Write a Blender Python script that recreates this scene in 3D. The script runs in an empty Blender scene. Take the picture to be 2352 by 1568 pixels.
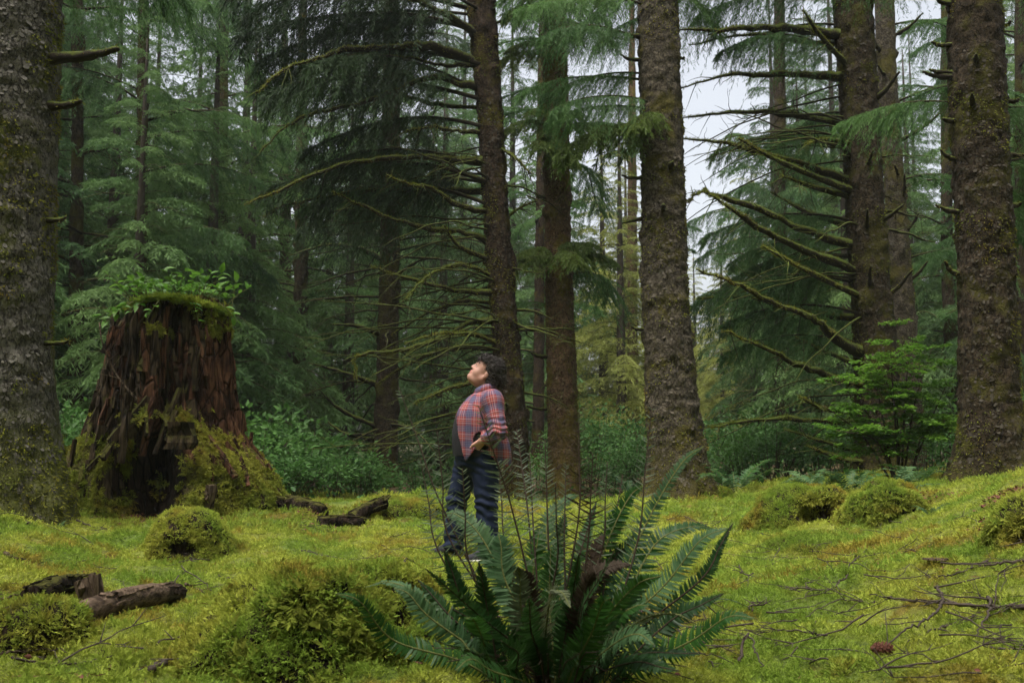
import bpy, bmesh, math, random
import numpy as np
from mathutils import Vector, Matrix, Quaternion, Euler

# ------------------------------------------------------------------ camera, world, sun, exposure
scn = bpy.context.scene
col = scn.collection
FPX, PITCH, CAMZ = 2286.0, math.radians(5.64), 1.0
cam_d = bpy.data.cameras.new('camera')
cam_d.lens, cam_d.sensor_width = 35.0, 36.0
cam_d.clip_start, cam_d.clip_end = 0.05, 2000
cam_d.dof.use_dof = True
cam_d.dof.focus_distance = 6.0
cam_d.dof.aperture_fstop = 5.6
cam = bpy.data.objects.new('camera', cam_d)
col.objects.link(cam)
cam.location = (0, 0, CAMZ)
cam.rotation_euler = (math.radians(90) + PITCH, 0, 0)
scn.camera = cam

SUN_EL, SUN_AZ = math.radians(70), math.radians(215)      # azimuth clockwise from +Y
world = bpy.data.worlds.new('World')
scn.world = world
world.use_nodes = True
wn, wl = world.node_tree.nodes, world.node_tree.links
wn.clear()
w_out = wn.new('ShaderNodeOutputWorld')
w_bg = wn.new('ShaderNodeBackground')
w_hs = wn.new('ShaderNodeHueSaturation')
w_sky = wn.new('ShaderNodeTexSky')
w_sky.sky_type = 'NISHITA'
w_sky.sun_disc = False
w_sky.sun_elevation = SUN_EL
w_sky.sun_rotation = SUN_AZ
w_sky.air_density, w_sky.dust_density, w_sky.ozone_density = 1.0, 6.0, 1.0
w_hs.inputs['Saturation'].default_value = 0.30
w_bg.inputs['Strength'].default_value = 0.14
wl.new(w_sky.outputs[0], w_hs.inputs['Color'])
wl.new(w_hs.outputs[0], w_bg.inputs['Color'])
wl.new(w_bg.outputs[0], w_out.inputs['Surface'])

sun_d = bpy.data.lights.new('sun', 'SUN')
sun_d.energy = 1.8
sun_d.angle = math.radians(32)
sun_d.color = (1.0, 0.95, 0.86)
sun = bpy.data.objects.new('sun', sun_d)
col.objects.link(sun)
_sd = Vector((math.sin(SUN_AZ) * math.cos(SUN_EL), math.cos(SUN_AZ) * math.cos(SUN_EL), math.sin(SUN_EL)))
sun.rotation_euler = _sd.to_track_quat('Z', 'Y').to_euler()

scn.view_settings.view_transform = 'Standard'
scn.view_settings.look = 'None'
scn.view_settings.gamma = 1.0
scn.view_settings.use_curve_mapping = False
scn.view_settings.exposure = 1.15
scn.render.engine = 'CYCLES'
scn.cycles.max_bounces = 6
scn.cycles.diffuse_bounces = 3
scn.cycles.glossy_bounces = 2
scn.cycles.transmission_bounces = 3
scn.cycles.volume_bounces = 1
scn.cycles.transparent_max_bounces = 4

# ------------------------------------------------------------------ helpers
R = np.random.default_rng(7)
random.seed(7)
CP, SP = math.cos(PITCH), math.sin(PITCH)


def P(px, py, y):
    """where a sight line of the survey photograph (2352 wide) meets the vertical plane at distance y"""
    cx, cy = (px - 1176) / FPX, (784 - py) / FPX
    s = y / (CP - cy * SP)
    return np.array((cx * s, y, CAMZ + (SP + cy * CP) * s))


def pxm(py, y):
    """metres per survey pixel at distance y"""
    cy = (784 - py) / FPX
    return y / (CP - cy * SP) / FPX


def norm(v):
    v = np.asarray(v, float)
    return v / np.maximum(np.linalg.norm(v, axis=-1, keepdims=True), 1e-9)


def hash3(i, j, k, seed):
    with np.errstate(over='ignore'):
        h = (i.astype(np.uint32) * np.uint32(374761393) + j.astype(np.uint32) * np.uint32(668265263)
             + k.astype(np.uint32) * np.uint32(2147483647) + np.uint32((seed * 974711 + 12345) % (2 ** 32)))
        h = (h ^ (h >> np.uint32(13))) * np.uint32(1274126177)
        h = h ^ (h >> np.uint32(16))
        h = h * np.uint32(2246822519)
        h = h ^ (h >> np.uint32(15))
    return h.astype(np.float64) / 4294967295.0


def vnoise(p, seed=0):
    p = np.asarray(p, float)
    f = np.floor(p)
    t = p - f
    t = t * t * (3 - 2 * t)
    i = f.astype(np.int64)
    r = 0
    for dx in (0, 1):
        for dy in (0, 1):
            for dz in (0, 1):
                w = (t[..., 0] if dx else 1 - t[..., 0]) * (t[..., 1] if dy else 1 - t[..., 1]) * (t[..., 2] if dz else 1 - t[..., 2])
                r = r + w * hash3(i[..., 0] + dx, i[..., 1] + dy, i[..., 2] + dz, seed)
    return r * 2 - 1


def fbm(p, seed=0, octv=4):
    p = np.asarray(p, float)
    r, a, s = 0, 1.0, 0.0
    for o in range(octv):
        r = r + a * vnoise(p * (2.03 ** o) + o * 17.3, seed + o)
        s += a
        a *= 0.5
    return r / s


def tag(o, label=None, cat=None, group=None, kind=None):
    for k, v in (('label', label), ('category', cat), ('group', group), ('kind', kind)):
        if v:
            o[k] = v
    return o


def thing(name, loc, label, cat, group=None):
    o = bpy.data.objects.new(name, None)
    col.objects.link(o)
    o.location = Vector(loc)
    o.empty_display_size = 0.1
    return tag(o, label, cat, group)


class MB:
    """collects vertices, quads and triangles for one mesh"""

    def __init__(self):
        self.v, self.q, self.t, self.n = [], [], [], 0
        self.qm, self.tm = [], []

    def add(self, v, q=None, t=None, m=0):
        v = np.asarray(v, float).reshape(-1, 3)
        if q is not None and len(q):
            q = np.asarray(q, int).reshape(-1, 4)
            self.q.append(q + self.n)
            self.qm.append(np.full(len(q), m))
        if t is not None and len(t):
            t = np.asarray(t, int).reshape(-1, 3)
            self.t.append(t + self.n)
            self.tm.append(np.full(len(t), m))
        self.v.append(v)
        self.n += len(v)
        return self

    def arrays(self):
        V = np.concatenate(self.v) if self.v else np.zeros((0, 3))
        Q = np.concatenate(self.q) if self.q else np.zeros((0, 4), int)
        T = np.concatenate(self.t) if self.t else np.zeros((0, 3), int)
        m = np.concatenate([*self.qm, *self.tm]) if (self.qm or self.tm) else np.zeros(0, int)
        return V, Q, T, m

    def mesh(self, name, mats, smooth=True, off=None):
        V, Q, T, m = self.arrays()
        if off is not None:
            V = V - np.asarray(off)
        return raw_mesh(name, V, Q, T, mats, m, smooth)

    def build(self, name, mats, parent=None, smooth=True):
        off = np.array(parent_world(parent)) if parent is not None else None
        me = self.mesh(name, mats, smooth, off)
        return link(name, me, parent)

    def xform(self, M):
        """a copy of the collected geometry under a 4x4 matrix"""
        V, Q, T, m = self.arrays()
        M = np.array(M)
        return V @ M[:3, :3].T + M[:3, 3], Q, T, m

    def add_mb(self, other, M):
        V, Q, T, m = other.xform(M)
        nq = len(Q)
        self.v.append(V)
        if nq:
            self.q.append(Q + self.n)
            self.qm.append(m[:nq])
        if len(T):
            self.t.append(T + self.n)
            self.tm.append(m[nq:])
        self.n += len(V)


def parent_world(p):
    loc = Vector((0, 0, 0))
    while p is not None:
        loc = loc + p.location
        p = p.parent
    return loc


def raw_mesh(name, V, Q, T, mats, m=None, smooth=True):
    me = bpy.data.meshes.new(name)
    nq, nt = len(Q), len(T)
    me.vertices.add(len(V))
    me.vertices.foreach_set('co', np.ascontiguousarray(V, np.float32).ravel())
    loops = np.concatenate([np.asarray(Q, np.int32).ravel(), np.asarray(T, np.int32).ravel()]).astype(np.int32)
    me.loops.add(len(loops))
    me.loops.foreach_set('vertex_index', loops)
    me.polygons.add(nq + nt)
    st = np.concatenate([np.arange(nq) * 4, nq * 4 + np.arange(nt) * 3]).astype(np.int32)
    me.polygons.foreach_set('loop_start', st)
    for mm in (mats if isinstance(mats, (list, tuple)) else [mats]):
        me.materials.append(mm)
    if m is not None and len(m):
        me.polygons.foreach_set('material_index', np.asarray(m, np.int32))
    me.polygons.foreach_set('use_smooth', np.full(nq + nt, bool(smooth)))
    me.update(calc_edges=True)
    return me


def link(name, me, parent=None):
    o = bpy.data.objects.new(name, me)
    col.objects.link(o)
    if parent is not None:
        o.parent = parent
    return o


def frames(pts):
    pts = np.asarray(pts, float)
    d = norm(np.gradient(pts, axis=0))
    ref = np.array((0, 0, 1.0)) if abs(d[0][2]) < 0.9 else np.array((0, 1.0, 0))
    a = np.zeros_like(pts)
    x = ref
    for i in range(len(pts)):
        x = x - d[i] * np.dot(x, d[i])
        x = x / max(np.linalg.norm(x), 1e-9)
        a[i] = x
    b = np.cross(d, a)
    return d, a, b


def tube(mb, pts, rad, n=6, m=0, cap=True, wob=0.0, seed=0):
    pts = np.asarray(pts, float)
    rad = np.broadcast_to(np.asarray(rad, float), (len(pts),))
    d, a, b = frames(pts)
    th = np.arange(n) * 2 * math.pi / n
    V = pts[:, None, :] + rad[:, None, None] * (np.cos(th)[None, :, None] * a[:, None, :] + np.sin(th)[None, :, None] * b[:, None, :])
    if wob:
        nn = fbm(V * (1.2 / max(rad.max(), 1e-4) * 0.35), seed, 3)
        V = V + (V - pts[:, None, :]) * (nn * wob)[..., None]
    k = len(pts)
    i = np.arange(k - 1)[:, None] * n
    j = np.arange(n)[None, :]
    j2 = (j + 1) % n
    Q = np.stack([i + j, i + j2, i + n + j2, i + n + j], -1).reshape(-1, 4)
    V = V.reshape(-1, 3)
    T = []
    if cap:
        V = np.concatenate([V, pts[:1] , pts[-1:] + d[-1:] * rad[-1] * 0.4])
        c0, c1 = k * n, k * n + 1
        for jj in range(n):
            T.append((c0, (jj + 1) % n, jj))
            T.append((c1, (k - 1) * n + jj, (k - 1) * n + (jj + 1) % n))
    mb.add(V, Q, T, m)


def spline(pts, n):
    """Catmull-Rom through the points, n samples"""
    p = np.asarray(pts, float)
    p = np.concatenate([2 * p[:1] - p[1:2], p, 2 * p[-1:] - p[-2:-1]])
    u = np.linspace(0, len(p) - 3 - 1e-6, n)
    i = u.astype(int)
    t = (u - i)[:, None]
    a, b, c, d = p[i], p[i + 1], p[i + 2], p[i + 3]
    return 0.5 * (2 * b + (c - a) * t + (2 * a - 5 * b + 4 * c - d) * t ** 2 + (3 * b - a - 3 * c + d) * t ** 3)


def blades(mb, base, dirv, length, width, rng, m=0, nrm=None, fat=0.4):
    """one slim rhombus leaf per row: base, direction, length, width"""
    base, dirv = np.asarray(base, float), norm(dirv)
    n = len(base)
    if n == 0:
        return
    r = norm(rng.normal(size=(n, 3))) if nrm is None else np.asarray(nrm, float)
    side = norm(np.cross(dirv, r))
    L = np.broadcast_to(np.asarray(length, float), (n,))[:, None]
    W = np.broadcast_to(np.asarray(width, float), (n,))[:, None]
    mid = base + dirv * L * fat
    V = np.stack([base, mid + side * W / 2, base + dirv * L, mid - side * W / 2], 1).reshape(-1, 3)
    Q = np.arange(n * 4).reshape(-1, 4)
    mb.add(V, Q, None, m)


def basis(x, up=(0, 0, 1)):
    """rotation whose +X is x and whose Z is as near up as can be"""
    x = norm(x)
    up = np.asarray(up, float)
    y = np.cross(up, x)
    if np.linalg.norm(y) < 1e-4:
        y = np.array((0, 1.0, 0))
    y = norm(y)
    z = np.cross(x, y)
    return np.stack([x, y, z], 1)


def M4(rot, loc, s=1.0):
    M = np.eye(4)
    M[:3, :3] = np.asarray(rot) * s
    M[:3, 3] = loc
    return M


def put(o, M):
    o.matrix_basis = Matrix([list(r) for r in np.asarray(M)])


def surface_nets(D, org, h):
    """a quad surface of the zero level of the grid D"""
    s = D < 0
    c = np.zeros(tuple(np.array(D.shape) - 1), np.int8)
    for dx in (0, 1):
        for dy in (0, 1):
            for dz in (0, 1):
                c += s[dx:D.shape[0] - 1 + dx, dy:D.shape[1] - 1 + dy, dz:D.shape[2] - 1 + dz]
    act = (c > 0) & (c < 8)
    idx = np.argwhere(act)
    ids = np.full(act.shape, -1, np.int64)
    ids[act] = np.arange(len(idx))
    acc = np.zeros((len(idx), 3))
    cnt = np.zeros(len(idx))
    cor = [(x, y, z) for x in (0, 1) for y in (0, 1) for z in (0, 1)]
    for a in range(8):
        for b in range(a + 1, 8):
            A, B = np.array(cor[a]), np.array(cor[b])
            if np.abs(A - B).sum() != 1:
                continue
            da = D[idx[:, 0] + A[0], idx[:, 1] + A[1], idx[:, 2] + A[2]]
            db = D[idx[:, 0] + B[0], idx[:, 1] + B[1], idx[:, 2] + B[2]]
            x = (da < 0) != (db < 0)
            t = np.where(x, da / np.where(np.abs(da - db) < 1e-12, 1, da - db), 0)
            acc += np.where(x[:, None], A + t[:, None] * (B - A), 0)
            cnt += x
    V = org + h * (idx + acc / np.maximum(cnt, 1)[:, None])
    Q = []
    for ax in range(3):
        o1, o2 = (ax + 1) % 3, (ax + 2) % 3
        sl0 = [slice(None)] * 3
        sl1 = [slice(None)] * 3
        sl0[ax], sl1[ax] = slice(0, -1), slice(1, None)
        e = np.argwhere(s[tuple(sl0)] != s[tuple(sl1)])
        e = e[(e[:, o1] > 0) & (e[:, o2] > 0) & (e[:, o1] < D.shape[o1] - 1) & (e[:, o2] < D.shape[o2] - 1)]
        if not len(e):
            continue
        q = []
        for a, b in ((1, 1), (0, 1), (0, 0), (1, 0)):
            k = e.copy()
            k[:, o1] -= a
            k[:, o2] -= b
            q.append(ids[k[:, 0], k[:, 1], k[:, 2]])
        q = np.stack(q, 1)
        inside = s[e[:, 0], e[:, 1], e[:, 2]]
        q[~inside] = q[~inside][:, ::-1]
        Q.append(q)
    Q = np.concatenate(Q)
    return V, Q[(Q >= 0).all(1)]


class Sdf:
    """a signed distance grid filled with smoothly joined shapes"""

    def __init__(self, lo, hi, h):
        self.org, self.h = np.array(lo, float), h
        ax = [np.arange(l, u, h) for l, u in zip(lo, hi)]
        self.ax = ax
        self.D = np.full([len(a) for a in ax], 0.5, np.float32)

    def _win(self, lo, hi, pad):
        sl, g = [], []
        for k in range(3):
            i0 = max(0, int((lo[k] - pad - self.org[k]) / self.h))
            i1 = min(len(self.ax[k]), int((hi[k] + pad - self.org[k]) / self.h) + 2)
            sl.append(slice(i0, max(i0, i1)))
            g.append(self.ax[k][sl[-1]].astype(np.float32))
        return tuple(sl), np.meshgrid(*g, indexing='ij')

    def _mix(self, sl, d, k, cut=False):
        A = self.D[sl]
        if cut:
            A, d = -A, d
        hh = np.clip(0.5 + 0.5 * (A - d) / k, 0, 1)
        r = A * (1 - hh) + d * hh - k * hh * (1 - hh)
        self.D[sl] = -r if cut else r

    def cap(self, a, b, ra, rb=None, k=0.02, cut=False):
        rb = ra if rb is None else rb
        a, b = np.array(a, float), np.array(b, float)
        r = max(ra, rb)
        sl, (X, Y, Z) = self._win(np.minimum(a, b) - r, np.maximum(a, b) + r, 3 * k + 0.03)
        ab = b - a
        t = np.clip(((X - a[0]) * ab[0] + (Y - a[1]) * ab[1] + (Z - a[2]) * ab[2]) / max(float(ab @ ab), 1e-9), 0, 1)
        d = np.sqrt((X - a[0] - t * ab[0]) ** 2 + (Y - a[1] - t * ab[1]) ** 2 + (Z - a[2] - t * ab[2]) ** 2) - (ra + (rb - ra) * t)
        self._mix(sl, d, k, cut)

    def ell(self, c, r, rot=None, k=0.02, cut=False):
        c, r = np.array(c, float), np.array(r, float)
        m = float(r.max())
        sl, (X, Y, Z) = self._win(c - m, c + m, 3 * k + 0.03)
        p = np.stack([X - c[0], Y - c[1], Z - c[2]], -1)
        if rot is not None:
            p = p @ np.asarray(rot)
        k0 = np.sqrt(((p / r) ** 2).sum(-1))
        k1 = np.sqrt(((p / r ** 2) ** 2).sum(-1))
        d = np.where(k1 > 1e-9, k0 * (k0 - 1) / np.maximum(k1, 1e-9), -m)
        self._mix(sl, d, k, cut)

    def net(self, off=0.0):
        return surface_nets(self.D - off, self.org, self.h)


def vert_normals(V, Q):
    n = np.cross(V[Q[:, 2]] - V[Q[:, 0]], V[Q[:, 3]] - V[Q[:, 1]])
    N = np.zeros_like(V)
    for k in range(4):
        np.add.at(N, Q[:, k], n)
    return norm(N)


def relax(V, Q, it=2, f=0.5):
    for _ in range(it):
        A, c = np.zeros_like(V), np.zeros(len(V))
        for k in range(4):
            for d in (1, 3):
                np.add.at(A, Q[:, k], V[Q[:, (k + d) % 4]])
                np.add.at(c, Q[:, k], 1)
        V = V + f * (A / np.maximum(c, 1)[:, None] - V)
    return V

# ------------------------------------------------------------------ materials
class NT:
    def __init__(self, name):
        self.m = bpy.data.materials.new(name)
        self.m.use_nodes = True
        self.t = self.m.node_tree
        self.t.nodes.clear()
        self.out = self.n('ShaderNodeOutputMaterial')

    def n(self, typ, **kw):
        nd = self.t.nodes.new(typ)
        for k, v in kw.items():
            if k.startswith('i_'):
                s = nd.inputs[int(k[2:]) if k[2:].isdigit() else k[2:].replace('_', ' ')]
                if isinstance(v, bpy.types.NodeSocket):
                    self.t.links.new(v, s)
                else:
                    s.default_value = v
            else:
                setattr(nd, k, v)
        return nd

    def l(self, a, b):
        self.t.links.new(a, b)

    def math(self, op, a, b=0.0, clamp=False):
        nd = self.n('ShaderNodeMath', operation=op, use_clamp=clamp)
        for i, v in enumerate((a, b)):
            if isinstance(v, bpy.types.NodeSocket):
                self.l(v, nd.inputs[i])
            else:
                nd.inputs[i].default_value = v
        return nd.outputs[0]

    def mix(self, f, a, b, blend='MIX'):
        nd = self.n('ShaderNodeMix', data_type='RGBA', blend_type=blend)
        for i, v in ((0, f), (6, a), (7, b)):
            if isinstance(v, bpy.types.NodeSocket):
                self.l(v, nd.inputs[i])
            elif i:
                nd.inputs[i].default_value = (*v[:3], 1)
            else:
                nd.inputs[i].default_value = v
        return nd.outputs[2]

    def noise(self, vec, scale, detail=4.0, rough=0.55, dist=0.0):
        nd = self.n('ShaderNodeTexNoise', i_Scale=scale, i_Detail=detail, i_Roughness=rough, i_Distortion=dist)
        self.l(vec, nd.inputs['Vector'])
        return nd.outputs[0]

    def step(self, v, lo, hi):
        nd = self.n('ShaderNodeMapRange', interpolation_type='SMOOTHSTEP')
        self.l(v, nd.inputs[0])
        nd.inputs[1].default_value, nd.inputs[2].default_value = lo, hi
        return nd.outputs[0]

    def pos(self, scale=(1, 1, 1)):
        g = self.n('ShaderNodeNewGeometry')
        mp = self.n('ShaderNodeMapping')
        mp.inputs['Scale'].default_value = scale
        self.l(g.outputs['Position'], mp.inputs['Vector'])
        return mp.outputs[0]

    def obj(self, scale=(1, 1, 1)):
        g = self.n('ShaderNodeTexCoord')
        mp = self.n('ShaderNodeMapping')
        mp.inputs['Scale'].default_value = scale
        self.l(g.outputs['Object'], mp.inputs['Vector'])
        return mp.outputs[0]

    def nz(self):
        g = self.n('ShaderNodeNewGeometry')
        s = self.n('ShaderNodeSeparateXYZ')
        self.l(g.outputs['Normal'], s.inputs[0])
        return s.outputs[2]

    def pbr(self, color, rough=0.8, spec=0.3, bump=None, bdist=0.01, bstr=1.0):
        b = self.n('ShaderNodeBsdfPrincipled')
        for k, v in (('Base Color', color), ('Roughness', rough)):
            if isinstance(v, bpy.types.NodeSocket):
                self.l(v, b.inputs[k])
            else:
                b.inputs[k].default_value = (*v, 1) if k == 'Base Color' else v
        b.inputs['Specular IOR Level'].default_value = spec
        if bump is not None:
            bp = self.n('ShaderNodeBump', i_Distance=bdist, i_Strength=bstr)
            self.l(bump, bp.inputs['Height'])
            self.l(bp.outputs[0], b.inputs['Normal'])
        self.l(b.outputs[0], self.out.inputs['Surface'])
        return b


MOSS_G, MOSS_Y, MOSS_O, MOSS_D = (0.240, 0.350, 0.058), (0.430, 0.475, 0.088), (0.325, 0.220, 0.048), (0.068, 0.094, 0.018)


def moss_col(t, fine=True, dark=1.0):
    p = t.pos()
    c = t.mix(t.step(t.noise(p, 1.6, 3), 0.38, 0.62), [x * dark for x in MOSS_G], [x * dark for x in MOSS_Y])
    c = t.mix(t.math('MULTIPLY', t.step(t.noise(p, 2.3, 4, 0.6, 0.6), 0.50, 0.66), 0.75), c, [x * dark for x in MOSS_O])
    if fine:
        c = t.mix(t.math('MULTIPLY', t.step(t.noise(p, 26, 3), 0.45, 0.7), 0.55), c, [x * dark for x in MOSS_D])
    return c


def mat_moss(name, dark=1.0, ochre=0.0):
    t = NT(name)
    c = moss_col(t, True, dark)
    if ochre:
        c = t.mix(ochre, c, (0.135, 0.085, 0.018))
    rn = t.n('ShaderNodeObjectInfo').outputs['Random']
    c = t.mix(0.5, c, t.mix(rn, (0.55, 0.6, 0.4), (1.25, 1.2, 1.0)), 'MULTIPLY')
    d = t.n('ShaderNodeBsdfDiffuse')
    tr = t.n('ShaderNodeBsdfTranslucent')
    t.l(c, d.inputs[0])
    t.l(c, tr.inputs[0])
    mx = t.n('ShaderNodeMixShader', i_0=0.3)
    t.l(d.outputs[0], mx.inputs[1])
    t.l(tr.outputs[0], mx.inputs[2])
    t.l(mx.outputs[0], t.out.inputs['Surface'])
    return t.m


def mat_ground():
    t = NT('forest_floor')
    p = t.pos()
    moss = moss_col(t, True, 0.4)
    lit = t.mix(t.noise(p, 9, 5), (0.035, 0.026, 0.014), (0.10, 0.062, 0.03))
    s = t.n('ShaderNodeSeparateXYZ')
    t.l(p, s.inputs[0])
    far = t.step(t.math('ADD', s.outputs[1], t.math('MULTIPLY', t.noise(p, 0.4, 2), 4.0)), 15.0, 20.0)
    bare = t.step(t.noise(p, 1.1, 4, 0.6), 0.62, 0.72)
    floor = t.mix(t.step(t.noise(p, 3.0, 4), 0.4, 0.6), (0.030, 0.040, 0.012), lit)
    c = t.mix(t.math('MAXIMUM', far, t.math('MULTIPLY', bare, 0.5)), moss, floor)
    t.pbr(c, 0.95, 0.15, t.noise(p, 60, 5, 0.65), 0.02, 0.8)
    return t.m


def mat_bark(name, c1, c2, moss=0.3, plate=14.0, mossc=(0.085, 0.085, 0.016), zst=0.55, mlow=None, lich=0.0):
    """plated spruce bark: cracks between plates, grain, moss in drifts; mlow adds moss towards the foot below that height"""
    t = NT(name)
    p = t.pos((1, 1, zst))
    w = t.noise(p, 5, 3)
    wv = t.n('ShaderNodeVectorMath', operation='ADD')
    t.l(p, wv.inputs[0])
    sc = t.n('ShaderNodeVectorMath', operation='SCALE', i_Scale=0.16)
    nc = t.n('ShaderNodeTexNoise', i_Scale=9.0, i_Detail=2.0)
    t.l(p, nc.inputs['Vector'])
    t.l(nc.outputs[1], sc.inputs[0])
    t.l(sc.outputs[0], wv.inputs[1])
    vd = t.n('ShaderNodeTexVoronoi', feature='DISTANCE_TO_EDGE', i_Scale=plate)
    t.l(wv.outputs[0], vd.inputs['Vector'])
    vc = t.n('ShaderNodeTexVoronoi', feature='F1', i_Scale=plate)
    t.l(wv.outputs[0], vc.inputs['Vector'])
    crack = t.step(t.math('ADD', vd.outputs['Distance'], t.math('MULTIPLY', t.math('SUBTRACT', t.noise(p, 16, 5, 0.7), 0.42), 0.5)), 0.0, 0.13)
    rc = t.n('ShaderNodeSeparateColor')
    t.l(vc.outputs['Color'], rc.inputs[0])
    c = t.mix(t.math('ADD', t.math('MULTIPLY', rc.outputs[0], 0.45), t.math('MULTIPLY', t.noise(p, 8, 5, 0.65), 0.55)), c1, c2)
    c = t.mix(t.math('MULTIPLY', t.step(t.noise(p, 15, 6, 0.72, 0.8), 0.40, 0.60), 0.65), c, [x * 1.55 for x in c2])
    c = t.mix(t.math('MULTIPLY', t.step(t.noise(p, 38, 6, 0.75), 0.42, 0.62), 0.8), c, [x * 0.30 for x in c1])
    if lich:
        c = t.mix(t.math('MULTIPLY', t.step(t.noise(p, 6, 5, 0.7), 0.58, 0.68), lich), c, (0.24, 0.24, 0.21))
    c = t.mix(t.math('MULTIPLY', t.math('SUBTRACT', 1.0, crack), 0.6), c, [x * 0.3 for x in c1])  # cracks darker: deep bark tone, with some shade painted in
    pm = t.pos()
    mn = t.noise(pm, 2.2, 6, 0.65)
    mm = t.step(mn, 0.66 - 0.35 * moss, 0.78 - 0.35 * moss)
    if mlow is not None:
        s = t.n('ShaderNodeSeparateXYZ')
        t.l(pm, s.inputs[0])
        lo = t.n('ShaderNodeMapRange', interpolation_type='SMOOTHSTEP')
        t.l(t.math('ADD', s.outputs[2], t.math('MULTIPLY', t.noise(pm, 3, 5), 1.0)), lo.inputs[0])
        lo.inputs[1].default_value, lo.inputs[2].default_value = mlow + 0.9, mlow
        mm = t.math('MAXIMUM', mm, t.math('MULTIPLY', lo.outputs[0], t.step(t.noise(pm, 11, 5, 0.7), 0.36, 0.52)))
    mc = t.mix(t.noise(pm, 30, 3), [x * 0.5 for x in mossc], [x * 1.35 for x in mossc])
    c = t.mix(t.math('MULTIPLY', mm, 0.85), c, mc)
    hgt = t.math('ADD', t.math('MULTIPLY', crack, 0.45), t.math('ADD', t.math('MULTIPLY', t.noise(p, 60, 5, 0.7), 0.7), t.math('MULTIPLY', t.noise(p, 14, 4, 0.6), 1.3)))
    t.pbr(c, 0.92, 0.12, hgt, 0.03, 1.0)
    return t.m


def mat_branch(name, wood, moss, cover=0.5):
    t = NT(name)
    p = t.pos()
    up = t.nz()
    f = t.step(t.math('ADD', t.math('MULTIPLY', up, 0.5), t.math('MULTIPLY', t.noise(p, 7, 4, 0.6), 1.2)), 0.85 - 0.5 * cover, 1.2 - 0.5 * cover)
    mc = t.mix(t.noise(p, 40, 3), [x * 0.55 for x in moss], [x * 1.3 for x in moss])
    wc = t.mix(t.noise(p, 25, 4), [x * 0.5 for x in wood], [x * 1.4 for x in wood])
    t.pbr(t.mix(f, wc, mc), 0.9, 0.2, t.noise(p, 90, 4), 0.01, 0.8)
    return t.m


def mat_leaf(name, c1, c2, trans=0.35, gloss=0.25, rough=0.5, vary=0.6, pscale=0.9, back=None):
    t = NT(name)
    p = t.pos()
    f = t.step(t.noise(p, pscale, 3), 0.3, 0.7)
    c = t.mix(f, c1, c2)
    rn = t.n('ShaderNodeObjectInfo').outputs['Random']
    c = t.mix(vary, c, t.mix(rn, (0.6, 0.65, 0.7), (1.35, 1.3, 1.1)), 'MULTIPLY')
    fine = t.noise(p, 21, 2)
    c = t.mix(0.6, c, t.mix(fine, (0.45, 0.5, 0.5), (1.5, 1.45, 1.3)), 'MULTIPLY')
    b = t.n('ShaderNodeBsdfPrincipled', i_Roughness=rough)
    b.inputs['Specular IOR Level'].default_value = gloss
    t.l(c, b.inputs['Base Color'])
    tr = t.n('ShaderNodeBsdfTranslucent')
    t.l(c, tr.inputs[0])
    mx = t.n('ShaderNodeMixShader', i_0=trans)
    t.l(b.outputs[0], mx.inputs[1])
    t.l(tr.outputs[0], mx.inputs[2])
    t.l(mx.outputs[0], t.out.inputs['Surface'])
    return t.m


def mat_rot(name, c1, c2, mossy=0.4, crack=9.0, zs=0.35, grain=(1, 1, 0.07)):
    """rotten red wood: long grain, cross cracks, moss on what faces up"""
    t = NT(name)
    p = t.pos((1, 1, zs))
    pg = t.pos(grain)
    vd = t.n('ShaderNodeTexVoronoi', feature='DISTANCE_TO_EDGE', i_Scale=crack)
    t.l(p, vd.inputs['Vector'])
    cr = t.step(vd.outputs['Distance'], 0.0, 0.09)
    g = t.noise(pg, 34, 6, 0.7)
    c = t.mix(t.step(g, 0.36, 0.62), [x * .55 for x in c1], [x * 1.15 for x in c2])
    c = t.mix(t.step(t.noise(t.pos(), 2.4, 4), 0.45, 0.7), c, [x * 0.35 for x in c1])
    c = t.mix(t.math('MULTIPLY', t.math('SUBTRACT', 1.0, cr), 0.7), c, [x * 0.2 for x in c1])
    up = t.nz()
    pm = t.pos()
    f = t.step(t.math('ADD', t.math('MULTIPLY', up, 0.55), t.math('MULTIPLY', t.noise(pm, 3.5, 5, 0.65), 1.1)), 1.0 - 0.5 * mossy, 1.25 - 0.5 * mossy)
    mc = t.mix(t.noise(pm, 30, 3), (0.045, 0.048, 0.010), (0.125, 0.120, 0.024))
    c = t.mix(t.math('MULTIPLY', f, 0.9), c, mc)
    h = t.math('ADD', t.math('MULTIPLY', g, 1.4), t.math('MULTIPLY', cr, 0.7))
    t.pbr(c, 0.92, 0.12, h, 0.03, 1.0)
    return t.m


def mat_plain(name, c1, c2, scale=30, rough=0.8, spec=0.3, bump=0.4, bdist=0.004):
    t = NT(name)
    p = t.obj()
    n = t.noise(p, scale, 4)
    t.pbr(t.mix(n, c1, c2), rough, spec, n if bump else None, bdist, bump)
    return t.m


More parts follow.
